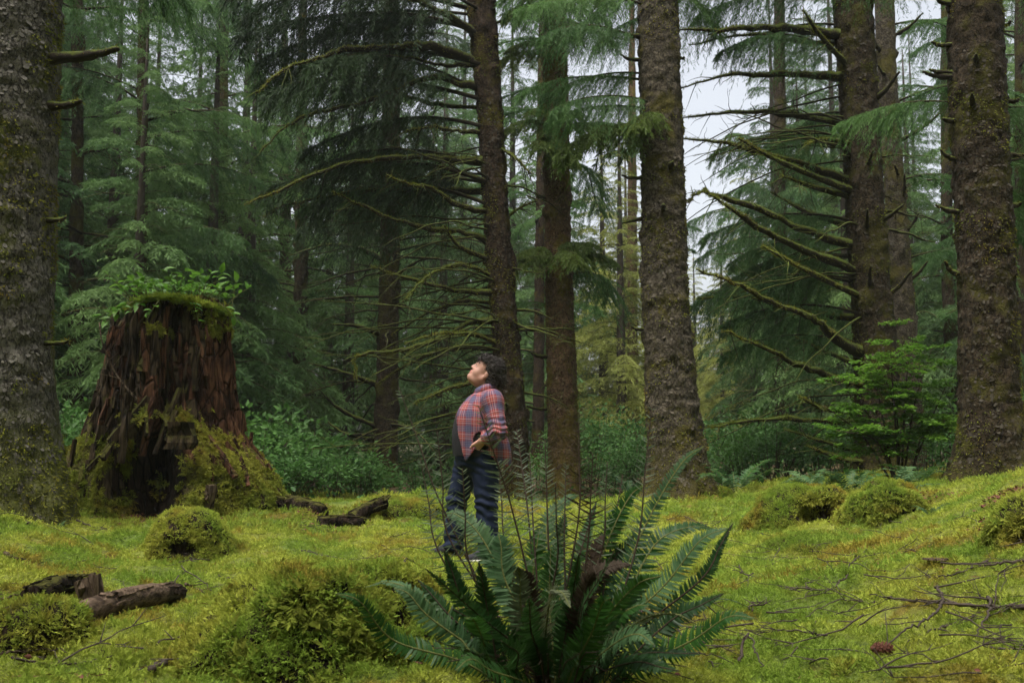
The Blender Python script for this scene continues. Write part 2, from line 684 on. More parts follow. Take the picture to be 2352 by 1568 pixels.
M = {}
M['ground'] = mat_ground()
M['moss'] = mat_moss('moss')
M['moss_och'] = mat_moss('moss_ochre', 1.0, 0.42)
M['moss_trunk'] = mat_moss('moss_on_wood', 0.5, 0.25)
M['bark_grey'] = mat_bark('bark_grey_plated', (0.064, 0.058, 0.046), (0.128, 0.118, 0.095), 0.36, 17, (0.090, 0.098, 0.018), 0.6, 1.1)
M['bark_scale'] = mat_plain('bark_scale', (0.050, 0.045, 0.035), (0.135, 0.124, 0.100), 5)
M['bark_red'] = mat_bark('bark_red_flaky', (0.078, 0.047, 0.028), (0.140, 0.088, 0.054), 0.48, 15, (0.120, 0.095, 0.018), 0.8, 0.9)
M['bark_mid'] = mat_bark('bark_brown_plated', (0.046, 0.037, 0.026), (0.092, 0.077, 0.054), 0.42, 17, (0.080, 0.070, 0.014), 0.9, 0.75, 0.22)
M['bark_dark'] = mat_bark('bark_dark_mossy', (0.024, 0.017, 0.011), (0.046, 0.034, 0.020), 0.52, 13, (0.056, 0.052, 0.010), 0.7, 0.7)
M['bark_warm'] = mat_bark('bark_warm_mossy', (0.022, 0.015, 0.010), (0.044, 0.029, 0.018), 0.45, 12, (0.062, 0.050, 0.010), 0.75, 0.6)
M['bark_far'] = mat_plain('bark_far', (0.024, 0.019, 0.014), (0.055, 0.040, 0.028), 6)
M['branch_moss'] = mat_branch('mossy_branch', (0.022, 0.016, 0.010), (0.070, 0.088, 0.014), 0.50)
M['branch_dark'] = mat_branch('dark_branch', (0.020, 0.015, 0.010), (0.060, 0.064, 0.012), 0.25)
M['twig'] = mat_plain('dead_twig', (0.028, 0.020, 0.014), (0.072, 0.052, 0.038), 40)
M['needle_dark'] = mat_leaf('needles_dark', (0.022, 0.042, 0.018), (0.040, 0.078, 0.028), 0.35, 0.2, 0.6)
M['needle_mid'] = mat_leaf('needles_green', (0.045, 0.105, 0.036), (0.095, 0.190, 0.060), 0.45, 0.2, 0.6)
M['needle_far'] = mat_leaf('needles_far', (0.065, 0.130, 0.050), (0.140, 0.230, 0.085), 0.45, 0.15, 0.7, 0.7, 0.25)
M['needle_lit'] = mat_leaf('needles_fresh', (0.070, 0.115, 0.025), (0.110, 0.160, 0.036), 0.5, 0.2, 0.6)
M['needle_glow_tint'] = mat_leaf('needles_glow_tint', (0.185, 0.215, 0.055), (0.290, 0.315, 0.088), 0.5, 0.15, 0.7, 0.5, 0.4)  # warm glow of the centre gap put into the needle colour
M['dead_hang'] = mat_leaf('dead_hanging_twigs', (0.026, 0.028, 0.018), (0.046, 0.046, 0.026), 0.2, 0.1, 0.8)
M['salal'] = mat_leaf('broad_leaf', (0.075, 0.195, 0.024), (0.135, 0.280, 0.038), 0.4, 0.35, 0.45, 0.5, 3.0)
M['salal_dark'] = mat_leaf('bush_leaf', (0.034, 0.090, 0.022), (0.075, 0.165, 0.042), 0.4, 0.18, 0.5, 0.6, 1.2)
M['huck'] = mat_leaf('shrub_leaf', (0.085, 0.200, 0.022), (0.150, 0.290, 0.034), 0.5, 0.25, 0.5, 0.3, 2.0)
M['fern'] = mat_leaf('fern_green', (0.022, 0.078, 0.014), (0.048, 0.120, 0.024), 0.35, 0.22, 0.45, 0.7, 4.0)
M['fern_blue'] = mat_leaf('fern_blue_green', (0.042, 0.098, 0.040), (0.075, 0.140, 0.062), 0.3, 0.16, 0.5, 0.5, 4.0)
M['fern_pale'] = mat_leaf('fern_pale', (0.070, 0.090, 0.042), (0.105, 0.120, 0.062), 0.3, 0.3, 0.5, 0.3, 4.0)
M['fern_dry'] = mat_leaf('fern_dry', (0.022, 0.014, 0.009), (0.045, 0.030, 0.017), 0.2, 0.2, 0.7, 0.3, 4.0)
M['fern_dark'] = mat_leaf('fern_dark', (0.016, 0.050, 0.014), (0.032, 0.078, 0.020), 0.3, 0.22, 0.45, 0.6, 4.0)
M['rachis'] = mat_plain('fern_stem', (0.020, 0.012, 0.008), (0.050, 0.032, 0.016), 30)
M['rachis_green'] = mat_plain('fern_stem_green', (0.080, 0.090, 0.020), (0.120, 0.130, 0.035), 30)
M['rot_red'] = mat_rot('rotten_red_wood', (0.064, 0.029, 0.016), (0.140, 0.068, 0.037), 0.22, 9)
M['rot_brown'] = mat_rot('rotten_brown_wood', (0.048, 0.034, 0.020), (0.098, 0.070, 0.042), 0.7, 7)
M['rot_dark'] = mat_rot('rotten_dark_wood', (0.018, 0.012, 0.008), (0.038, 0.025, 0.016), 0.2, 8)
M['wood_pale'] = mat_rot('weathered_pale_wood', (0.110, 0.075, 0.048), (0.190, 0.138, 0.094), 0.0, 14, 0.1)
M['log_wood'] = mat_rot('weathered_log_wood', (0.085, 0.056, 0.037), (0.165, 0.115, 0.078), -0.3, 0.01, 0.9, (0.07, 0.3, 1))
M['litter'] = mat_plain('brown_litter', (0.070, 0.020, 0.012), (0.170, 0.066, 0.042), 15)
M['bark_flake'] = mat_plain('bark_flake_brown', (0.034, 0.027, 0.018), (0.096, 0.080, 0.054), 4)
M['fern_spent'] = mat_leaf('fern_spent', (0.085, 0.125, 0.070), (0.130, 0.170, 0.100), 0.3, 0.3, 0.5, 0.3, 4.0)
M['bark_flake_dark'] = mat_plain('bark_flake_dark', (0.016, 0.013, 0.008), (0.052, 0.042, 0.024), 4)
M['bark_flake_red'] = mat_plain('bark_flake_red', (0.044, 0.029, 0.014), (0.120, 0.084, 0.040), 4)
M['branch_green'] = mat_branch('green_mossy_branch', (0.022, 0.016, 0.010), (0.085, 0.112, 0.018), 0.6)

# ------------------------------------------------------------------ terrain
_ctl = [(0, 1568, 3.2), (600, 1568, 3.2), (1200, 1568, 3.2), (1800, 1568, 3.1), (2352, 1568, 2.9),
        (0, 1400, 4.6), (400, 1450, 4.2), (0, 1250, 6.6), (300, 1290, 7.0), (700, 1260, 7.6), (1097, 1278, 8.0), (900, 1330, 6.4),
        (1500, 1290, 7.5), (1300, 1185, 11), (1000, 1130, 10.8), (1020, 1190, 9.6), (1180, 1160, 11.5), (1700, 1200, 9.5), (1560, 1142, 13.4), (1290, 1165, 16), (1180, 1160, 16),
        (880, 1175, 12), (640, 1165, 11), (400, 1190, 10), (150, 1150, 10.5), (100, 1200, 8.4), (2000, 1205, 8.5), (2100, 1250, 6.5),
        (1800, 1330, 6.0), (1500, 1400, 5.2), (2352, 1300, 4.6), (2352, 1200, 5.6), (2352, 1095, 7.2), (2200, 1165, 7.6), (2250, 1105, 11.2), (2000, 1105, 13), (1750, 1112, 14),
        (2400, 1090, 13), (500, 1110, 16), (700, 1125, 18), (900, 1112, 22), (1450, 1080, 25), (2200, 1060, 22), (200, 1080, 22), (1900, 1420, 4.4), (1250, 1640, 3.1)]
_pts = [P(*c) for c in _ctl]
_pts += [np.array(p, float) for p in ((-4, 0, .15), (0, 0, .1), (4, 0, .3), (-4, -6, .1), (4, -6, .2), (-9, 8, .5), (-12, 20, .4), (10, 8, 1.2), (14, 20, .8),
                                       (0, 40, .25), (-25, 40, .3), (25, 40, .4), (-50, 70, .3), (0, 80, .3), (50, 70, .3), (-30, 0, .3), (30, 0, .6), (0, -40, .2), (-40, -40, .2), (40, -40, .2))]
_pts = np.array(_pts)
_cx = _pts[:, :2]


def _tps(r2):
    return np.where(r2 > 1e-12, r2 * np.log(np.maximum(r2, 1e-12)), 0)


_n = len(_cx)
_A = np.zeros((_n + 3, _n + 3))
_A[:_n, :_n] = _tps(((_cx[:, None] - _cx[None]) ** 2).sum(-1)) + np.eye(_n) * 0.08
_A[:_n, _n] = 1
_A[:_n, _n + 1:] = _cx
_A[_n:, :_n] = _A[:_n, _n:].T
_w = np.linalg.solve(_A, np.concatenate([_pts[:, 2], np.zeros(3)]))


def G(x, y, bumps=True):
    """ground height"""
    x, y = np.asarray(x, float), np.asarray(y, float)
    sh = np.broadcast(x, y).shape
    q = np.stack([np.broadcast_to(x, sh).ravel(), np.broadcast_to(y, sh).ravel()], 1)
    z = np.zeros(len(q))
    for s in range(0, len(q), 20000):
        qq = q[s:s + 20000]
        z[s:s + 20000] = _tps(((qq[:, None] - _cx[None]) ** 2).sum(-1)) @ _w[:_n] + _w[_n] + qq @ _w[_n + 1:]
    rr = np.hypot(q[:, 0], q[:, 1] - 10)
    f = np.clip((rr - 35) / 25, 0, 1)
    z = z * (1 - f) + 0.3 * f
    z = np.clip(z, -1.0, 2.2)
    if bumps:
        p3 = np.stack([q[:, 0], q[:, 1], np.zeros(len(q))], 1)
        z = z + (0.085 * fbm(p3 * 1.25, 3, 3) + 0.055 * fbm(p3 * 4.2, 9, 3) + 0.06 * np.clip(fbm(p3 * 2.3, 31, 2), 0, 1) + 0.022 * vnoise(p3 * 13, 21)) * (1 - f) * (1 - .85 * np.exp(-((q[:, 0] + .28) ** 2 + (q[:, 1] - 8) ** 2) / .5))
    return z.reshape(sh)


_G0 = G
_PSP = P(1092, 1283, 8.0)
_PDZ = _PSP[2] - float(_G0(np.array([_PSP[0]]), np.array([8.0]))[0])


def G(x, y, bumps=True):
    z = _G0(x, y, bumps)
    return z + _PDZ * np.exp(-((np.asarray(x, float) - _PSP[0]) ** 2 + (np.asarray(y, float) - 8.0) ** 2) / .7)


def gz(x, y):
    return float(G(np.array([x]), np.array([y]))[0])


def axis(dense_lo, dense_hi, step, far, grow=1.18):
    a = list(np.arange(dense_lo, dense_hi + 1e-6, step))
    s, x = step, dense_hi
    while x < far:
        s *= grow
        x += s
        a.append(x)
    s, x = step, dense_lo
    while x > -far:
        s *= grow
        x -= s
        a.insert(0, x)
    return np.array(a)


gx = axis(-7.5, 7.5, 0.07, 700)
gy = axis(2.2, 16.5, 0.07, 700)
GX, GY = np.meshgrid(gx, gy)
GZ = G(GX, GY)
nx, ny = len(gx), len(gy)
_i = np.arange(ny - 1)[:, None] * nx + np.arange(nx - 1)[None]
_q = np.stack([_i, _i + 1, _i + nx + 1, _i + nx], -1).reshape(-1, 4)
ground_mb = MB().add(np.stack([GX, GY, GZ], -1), _q)
ground = tag(ground_mb.build('ground', M['ground']), 'rolling forest floor under moss and litter', None, None, 'structure')


# ------------------------------------------------------------------ moss: tufts of feathery sprigs scattered on points of a surface
def tuft(seed, n_sprig=16, size=0.030, lean=0.9, hang=0.0):
    rng = np.random.default_rng(seed)
    mb = MB()
    for k in range(n_sprig):
        az = rng.uniform(0, 2 * math.pi)
        r0 = rng.uniform(0, 0.034)
        base = np.array((math.cos(az) * r0, math.sin(az) * r0, -0.012))
        out = np.array((math.cos(az), math.sin(az), 0))
        L = size * rng.uniform(0.7, 1.25)
        t = np.linspace(0, 1, 5)[:, None]
        el = rng.uniform(0.35, 1.0) * lean
        path = base + out * L * t * (0.55 + 0.5 * el * t) + np.array((0, 0, 1.0)) * L * (t * (1.0 - 0.35 * el) - hang * t ** 2)
        d = norm(np.gradient(path, axis=0))
        side = norm(np.cross(d, np.array((0, 0, 1.0)) + rng.normal(size=3) * 0.3))
        bs, ds, ls = [], [], []
        for i in range(4):
            for sd in (-1, 1):
                b = path[i] + (path[i + 1] - path[i]) * rng.uniform(0.2, 0.8)
                bs.append(b)
                ds.append(side[i] * sd * 0.9 + d[i] * 0.75 + rng.normal(size=3) * 0.15)
                ls.append(L * (0.42 - 0.065 * i) * rng.uniform(0.7, 1.2))
        bs.append(path[2])
        ds.append(path[4] - path[2])
        ls.append(L * 0.62)
        up = np.cross(np.array(ds), side[2]) + rng.normal(size=(len(ds), 3)) * 0.02
        blades(mb, np.array(bs), np.array(ds), np.array(ls), np.array(ls) * 0.30, rng, 0, None)
    return mb


TUFTS = [tuft(100 + k) for k in range(4)]
TUFTS_HANG = [tuft(140 + k, 12, 0.062, 0.5, 0.75) for k in range(3)]


def scatter_group():
    """geometry nodes: vertices marked vid 0 become places, vertices marked 1.. are the sprig tufts put there"""
    g = bpy.data.node_groups.new('moss_scatter', 'GeometryNodeTree')
    g.interface.new_socket('Geometry', in_out='INPUT', socket_type='NodeSocketGeometry')
    g.interface.new_socket('Geometry', in_out='OUTPUT', socket_type='NodeSocketGeometry')
    N, L = g.nodes, g.links
    gi, go = N.new('NodeGroupInput'), N.new('NodeGroupOutput')
    at = N.new('GeometryNodeInputNamedAttribute')
    at.data_type = 'INT'
    at.inputs['Name'].default_value = 'vid'

    def sep(k):
        c = N.new('FunctionNodeCompare')
        c.data_type, c.operation = 'INT', 'EQUAL'
        ia = [s for s in c.inputs if s.type == 'INT']
        L.new(at.outputs['Attribute'], ia[0])
        ia[1].default_value = k
        s = N.new('GeometryNodeSeparateGeometry')
        s.domain = 'POINT'
        L.new(gi.outputs[0], s.inputs['Geometry'])
        L.new(c.outputs[0], s.inputs['Selection'])
        return s.outputs['Selection']

    pts = sep(0)
    g2i = N.new('GeometryNodeGeometryToInstance')
    for k in (4, 3, 2, 1):
        L.new(sep(k), g2i.inputs[0])
    iop = N.new('GeometryNodeInstanceOnPoints')
    L.new(pts, iop.inputs['Points'])
    L.new(g2i.outputs[0], iop.inputs['Instance'])
    iop.inputs['Pick Instance'].default_value = True
    for nm, typ, sock in (('pick', 'INT', 'Instance Index'), ('rot', 'FLOAT_VECTOR', 'Rotation'), ('scl', 'FLOAT_VECTOR', 'Scale')):
        a = N.new('GeometryNodeInputNamedAttribute')
        a.data_type = typ
        a.inputs['Name'].default_value = nm
        if nm == 'rot':
            e = N.new('FunctionNodeEulerToRotation')
            L.new(a.outputs['Attribute'], e.inputs[0])
            L.new(e.outputs[0], iop.inputs[sock])
        else:
            L.new(a.outputs['Attribute'], iop.inputs[sock])
    L.new(iop.outputs[0], go.inputs[0])
    return g


SCATTER = scatter_group()


def euler_from(nrm, spin):
    """XYZ euler angles that tip +Z onto each normal after a spin about it"""
    out = np.zeros((len(nrm), 3))
    for i, (n, s) in enumerate(zip(nrm, spin)):
        q = Vector((0, 0, 1)).rotation_difference(Vector(n)) @ Quaternion((0, 0, 1), s)
        out[i] = q.to_euler('XYZ')[:]
    return out


def moss_cover(pts, nrm, scl, mat, parent=None, tufts=None, name='moss', rng=None, label=None):
    rng = rng or R
    tufts = tufts or TUFTS
    tufts = (tufts * 4)[:4]
    off = np.array(parent_world(parent)) if parent is not None else np.zeros(3)
    V, Q, vid = [pts - off], [], [np.zeros(len(pts), int)]
    n = len(pts)
    for k, t in enumerate(tufts):
        tv, tq, _, _ = t.arrays()
        V.append(tv)
        Q.append(tq + n)
        vid.append(np.full(len(tv), k + 1))
        n += len(tv)
    me = raw_mesh(name, np.concatenate(V), np.concatenate(Q), np.zeros((0, 3), int), mat, None, True)
    me.attributes.new('vid', 'INT', 'POINT').data.foreach_set('value', np.concatenate(vid).astype(np.int32))
    pick = np.zeros(n, np.int32)
    pick[:len(pts)] = rng.integers(0, 4, len(pts))
    me.attributes.new('pick', 'INT', 'POINT').data.foreach_set('value', pick)
    rot, sc = np.zeros((n, 3)), np.ones((n, 3))
    rot[:len(pts)] = euler_from(nrm, rng.uniform(0, 6.28, len(pts)))
    sc[:len(pts)] = np.asarray(scl)[:, None] * rng.uniform(0.85, 1.15, (len(pts), 3))
    me.attributes.new('rot', 'FLOAT_VECTOR', 'POINT').data.foreach_set('vector', rot.astype(np.float32).ravel())
    me.attributes.new('scl', 'FLOAT_VECTOR', 'POINT').data.foreach_set('vector', sc.astype(np.float32).ravel())
    o = link(name, me, parent)
    md = o.modifiers.new('scatter', 'NODES')
    md.node_group = SCATTER
    return tag(o, label, None, None, 'stuff')


def surf_points(V, Q, per_m2, rng, keep=None):
    """random points and normals on a quad mesh"""
    a, b, c, d = (V[Q[:, k]] for k in range(4))
    nr = np.cross(c - a, d - b)
    ar = np.linalg.norm(nr, axis=1) / 2
    n = int(ar.sum() * per_m2)
    f = rng.choice(len(Q), n, p=ar / ar.sum())
    u, v = rng.uniform(size=(n, 1)), rng.uniform(size=(n, 1))
    p = (a[f] * (1 - u) + b[f] * u) * (1 - v) + (d[f] * (1 - u) + c[f] * u) * v
    nn = norm(nr[f])
    if keep is not None:
        k = keep(p, nn)
        p, nn = p[k], nn[k]
    return p, nn


def g_normal(x, y):
    e = 0.03
    dzx = (G(x + e, y) - G(x - e, y)) / (2 * e)
    dzy = (G(x, y + e) - G(x, y - e)) / (2 * e)
    return norm(np.stack([-dzx, -dzy, np.ones_like(dzx)], -1))


# bare places where litter shows (centre x, y, radius)
_bare = [P(2300, 1190, 5.9), P(2312, 1150, 6.3), P(400, 1200, 9.9), P(760, 1195, 10.2)]
_bpts = []
for (y0, y1, sp, sc) in ((2.6, 5.2, 0.034, 0.9), (5.2, 8.5, 0.047, 1.15), (8.5, 12.5, 0.062, 1.5), (12.5, 18.0, 0.10, 2.0)):
    hw = y1 * 0.56 + 0.4
    xs, ys = np.arange(-hw, hw, sp), np.arange(y0, y1, sp)
    X, Y = np.meshgrid(xs, ys)
    X = X.ravel() + R.uniform(-.5, .5, X.size) * sp
    Y = Y.ravel() + R.uniform(-.5, .5, Y.size) * sp
    k = np.abs(X) < Y * 0.54 + 0.4
    dens = fbm(np.stack([X, Y, 0 * X], 1) * 1.7, 55, 3)
    k &= dens > -0.9
    if y0 > 12:
        k &= R.uniform(size=len(X)) < np.clip((18.0 - Y) / 4.5, 0, 1)
    for b, r in zip(_bare, (.13, .13, .55, .35)):
        k &= np.hypot(X - b[0], Y - b[1]) > r * (1 + 0.5 * vnoise(np.stack([X, Y, 0 * X], 1) * 9, 5))
    X, Y = X[k], Y[k]
    _bpts.append((X, Y, np.full(len(X), sc)))
_X = np.concatenate([b[0] for b in _bpts])
_Y = np.concatenate([b[1] for b in _bpts])
_S = np.concatenate([b[2] for b in _bpts])
_S = _S * (0.75 + 0.35 * (vnoise(np.stack([_X, _Y, 0 * _X], 1) * 3.1, 77) + 1) / 2 + 0.45 * np.clip(vnoise(np.stack([_X, _Y, 0 * _X], 1) * 11, 78), -.6, 1))
_Z = G(_X, _Y)
moss_cover(np.stack([_X, _Y, _Z + 0.004], 1), norm(g_normal(_X, _Y) + R.normal(size=(len(_X), 3)) * 0.32), _S, M['moss'], None,
           None, 'moss', R, 'feathery green and yellow moss carpet over the ground')


def moss_mound(loc, rx, ry, rz, seed, label, hollow=None, per=750, scl=1.0, hang=True, lump=0.22, dark=None):
    lump = lump * 1.5
    """a hummock: an uneven soil body, cut by a dark hollow where the photo shows one, moss on top and hanging down its face"""
    rng = np.random.default_rng(seed)
    root = thing('moss_mound', loc, label, 'moss mound')
    L = np.array(loc, float)
    h = max(0.02, max(rx, ry) / 26)
    S = Sdf((-rx * 1.9, -ry * 1.8, -0.25), (rx * 1.9, ry * 1.8, rz * 1.4), h)
    S.ell((0, 0, 0), (rx, ry, rz), None, 0.05)
    S.ell((rx * .15, ry * .3, -.03), (rx * 1.35, ry * 1.3, rz * .40), None, 0.10)
    for k in range(5):
        a = rng.uniform(0, 6.28)
        S.ell((math.cos(a) * rx * .6, math.sin(a) * ry * .6, rz * rng.uniform(-.1, .45)), (rx * .45, ry * .45, rz * .45), None, 0.08)
    if hollow:
        for c, r in hollow:
            S.ell(c, r, None, 0.04, True)
    V, Q = S.net()
    V = V + vert_normals(V, Q) * (lump * min(rx, rz) * fbm(V * 5.0 + seed, seed, 3))[:, None]
    V = relax(V, Q, 1)
    body = MB().add(V + L, Q)
    body.build('soil', M['rot_dark'], root)

    def inside(p):
        f = np.ones(len(p), bool)
        for c, r in hollow or []:
            f &= (((p - np.array(c)) / (np.array(r) * 0.97)) ** 2).sum(1) > 1.05
        return f
    p, n = surf_points(V, Q, per, rng, lambda p, n: (n[:, 2] > -0.55) & inside(p) & (p[:, 2] > -0.12))
    steep = n[:, 2] < 0.28
    up = ~steep
    nn = norm(n + rng.normal(size=n.shape) * 0.25)
    moss_cover(p[up] + L, nn[up], np.full(up.sum(), scl), M['moss'], root, None, 'moss', rng)
    if steep.any():
        moss_cover(p[steep] + L, norm(nn[steep] + np.array((0, 0, 0.25))), np.full(steep.sum(), scl * 1.05), M['moss_och'] if dark is None else dark, root,
                   TUFTS_HANG if hang else None, 'hanging_moss', rng)
    return root


def at_ground(px, py, y):
    p = P(px, py, y)
    return p[0], y, gz(p[0], y)


# the large one in front, the small ones by the stump, the pair at the right, some low swells
x, y, z = at_ground(705, 1560, 3.62)
moss_mound((x, y, z - 0.05), 0.44, 0.40, P(705, 1305, 3.62)[2] - z + 0.04, 11, 'large ochre and green moss mound in front of the fern on its left', None, 1400, 1.1, True, .3)
x, y, z = at_ground(432, 1240, 7.6)
moss_mound((x, y, z), 0.27, 0.25, P(432, 1165, 7.6)[2] - z, 12, 'small mossy hummock with a dark hollow, in front of the old stump', [((0.03, -0.27, 0.02), (0.17, 0.11, 0.08))], 1500, 0.85, True, 0.12)
x, y, z = at_ground(1845, 1185, 8.9)
moss_mound((x, y, z), 0.42, 0.34, P(1845, 1112, 8.9)[2] - z, 13, 'mossy root mound with a black hollow under its brow, left of its neighbour', [((0.06, -0.36, 0.10), (0.25, 0.2, 0.15))], 1400, 0.95, True, 0.15)
x, y, z = at_ground(2032, 1205, 8.2)
moss_mound((x, y, z), 0.26, 0.26, P(2032, 1110, 8.2)[2] - z, 14, 'shaggy brownish moss knob with a tattered overhang beside the black hollow mound', [((0.10, -0.27, 0.04), (0.13, 0.15, 0.10))], 1400, 0.95, True, 0.25, M['moss_och'])
x, y, z = at_ground(1900, 1235, 7.4)
moss_mound((x, y, z - 0.05), 0.48, 0.4, 0.17, 15, 'low ochre swell of moss below the two hollow mounds', None, 1100, 0.95, False, 0.1)
x, y, z = at_ground(2365, 1210, 5.2)
moss_mound((x, y, z - 0.05), 0.16, 0.2, 0.26, 17, 'moss hump with a dark side at the edge of the right slope', [((-0.06, -0.18, 0.07), (0.11, 0.11, 0.09))], 1400, 0.9, True, 0.2)
x, y, z = at_ground(935, 1200, 9.8)
moss_mound((x, y, z - 0.04), 0.33, 0.26, 0.16, 18, 'low brown topped moss hump left of the person', None, 1000, 1.1, False, 0.2)

# ------------------------------------------------------------------ spruce boughs
def bough(seed, L, step=0.075, sec=0.55, k=13, tl=0.085, tw=0.014, hang=0.25, droop=0.22, start=0.15, wood=0.022, per=3, sides=5, rise=0.10):
    """a branch along +X: a curved stem, drooping side shoots, needle shoots along them"""
    rng = np.random.default_rng(seed)
    wmb, fmb = MB(), MB()
    t = np.linspace(0, 1, 12)
    wy = 0.04 * L * np.sin(t * rng.uniform(3, 6) + rng.uniform(0, 6))
    main = np.stack([L * t * (1 - .08 * t), wy, L * (rise * np.sin(math.pi * t * 0.8) - droop * t ** 2)], 1)
    tube(wmb, main, wood * L / 2.5 * (1 - 0.85 * t) + 0.003, sides)
    s = np.arange(start, 0.99, step / L)
    s = np.repeat(s, 2) + rng.uniform(-.4, .4, len(s) * 2) * step / L
    s = np.clip(s, 0, 1)
    sd = np.tile([1.0, -1.0], len(s) // 2)
    S = len(s)
    b = np.stack([np.interp(s, t, main[:, c]) for c in range(3)], 1)
    ang = np.radians(rng.uniform(38, 72, S))
    d0 = np.stack([np.cos(ang), sd * np.sin(ang), rng.uniform(-.15, .2, S)], 1)
    prof = np.clip(np.sin(math.pi * np.clip(0.18 + 0.80 * s, 0, 1)) ** 0.7, 0.12, 1) * rng.uniform(0.55, 1.15, S)
    ln = sec * prof
    u = np.linspace(0, 1, 6)
    pth = b[:, None] + d0[:, None] * (ln[:, None] * u)[..., None]
    pth[..., 2] -= hang * (ln[:, None] / sec) * u ** 1.7 * rng.uniform(0.5, 1.5, (S, 1)) * (0.4 + sec)
    # side shoots as flat three sided stems
    wv = np.array([(0, 1, 0), (0, -.5, .87), (0, -.5, -.87)])
    rad = 0.0035 * (1 - 0.7 * u)
    TV = pth[:, :, None, :] + wv[None, None] * rad[None, :, None, None]
    base = (np.arange(S) * 18)[:, None, None]
    ii = (np.arange(5) * 3)[None, :, None]
    jj = np.arange(3)[None, None]
    q = np.stack([base + ii + jj, base + ii + (jj + 1) % 3, base + ii + 3 + (jj + 1) % 3, base + ii + 3 + jj], -1)
    wmb.add(TV, q)
    # needle shoots
    uu = (np.arange(k) + 0.5) / k
    uk = np.clip(uu[None, :, None] + rng.uniform(-.5, .5, (S, k, per)) / k, 0, 1)
    pos = np.stack([np.take_along_axis(pth[..., c], (uk * 4.999).astype(int).reshape(S, -1), 1) for c in range(3)], -1)
    fr = (uk * 4.999 % 1).reshape(S, -1, 1)
    nx_ = np.stack([np.take_along_axis(pth[..., c], ((uk * 4.999).astype(int) + 1).reshape(S, -1), 1) for c in range(3)], -1)
    sdir = norm(nx_ - pos)
    pos = pos * (1 - fr) + nx_ * fr
    n = S * k * per
    pos, sdir = pos.reshape(-1, 3), sdir.reshape(-1, 3)
    flat = norm(np.cross(sdir, (0, 0, 1.0)))
    sg = rng.choice([-1.0, 1.0], n)[:, None]
    dv = sdir * rng.uniform(0.3, 1.1, (n, 1)) + flat * sg * rng.uniform(0.2, 1.0, (n, 1)) + np.array((0, 0, -1.0)) * rng.uniform(-0.15, 0.75, (n, 1)) * (0.5 + hang)
    blades(fmb, pos, dv, tl * rng.uniform(0.6, 1.35, n), tw * rng.uniform(0.7, 1.3, n), rng)
    # the tip of the bough
    nt = 40
    st = rng.uniform(0.8, 1.0, nt)
    pb = np.stack([np.interp(st, t, main[:, c]) for c in range(3)], 1)
    blades(fmb, pb, np.array((1.0, 0, -0.1)) + rng.normal(size=(nt, 3)) * 0.55, tl, tw, rng)
    return wmb, fmb


def bough_meshes(mbs, fmat, wmat):
    return [(w.mesh('branch', wmat), f.mesh('foliage', fmat, False)) for w, f in mbs]


_std = [bough(200 + i, 2.6, 0.07, 0.55, 13) for i in range(5)]
_hang = [bough(220 + i, 3.2, 0.06, 0.80, 20, 0.10, 0.010, 0.95, 0.18, 0.18, 0.024, 4) for i in range(4)]
_spray = [bough(240 + i, 1.1, 0.036, 0.38, 15, 0.075, 0.013, 0.42, 0.30, 0.08, 0.012, 4) for i in range(3)]
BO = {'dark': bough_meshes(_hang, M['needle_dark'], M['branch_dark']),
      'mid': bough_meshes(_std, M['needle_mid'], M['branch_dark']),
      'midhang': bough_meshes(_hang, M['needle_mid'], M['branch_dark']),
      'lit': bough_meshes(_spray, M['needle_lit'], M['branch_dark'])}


def add_bough(root, start, dirv, length, kind='mid', rng=R, up=(0, 0, 1.0)):
    """a bough as a part of its tree, needles as its sub-part"""
    ms = BO[kind]
    w, f = ms[rng.integers(len(ms))]
    L0 = {'dark': 3.2, 'midhang': 3.2, 'mid': 2.6, 'lit': 1.1}[kind]
    o = link('branch', w, root)
    rot = basis(dirv, up)
    put(o, M4(rot, np.array(start) - np.array(parent_world(root)), length / L0))
    link('foliage', f, o)
    return o


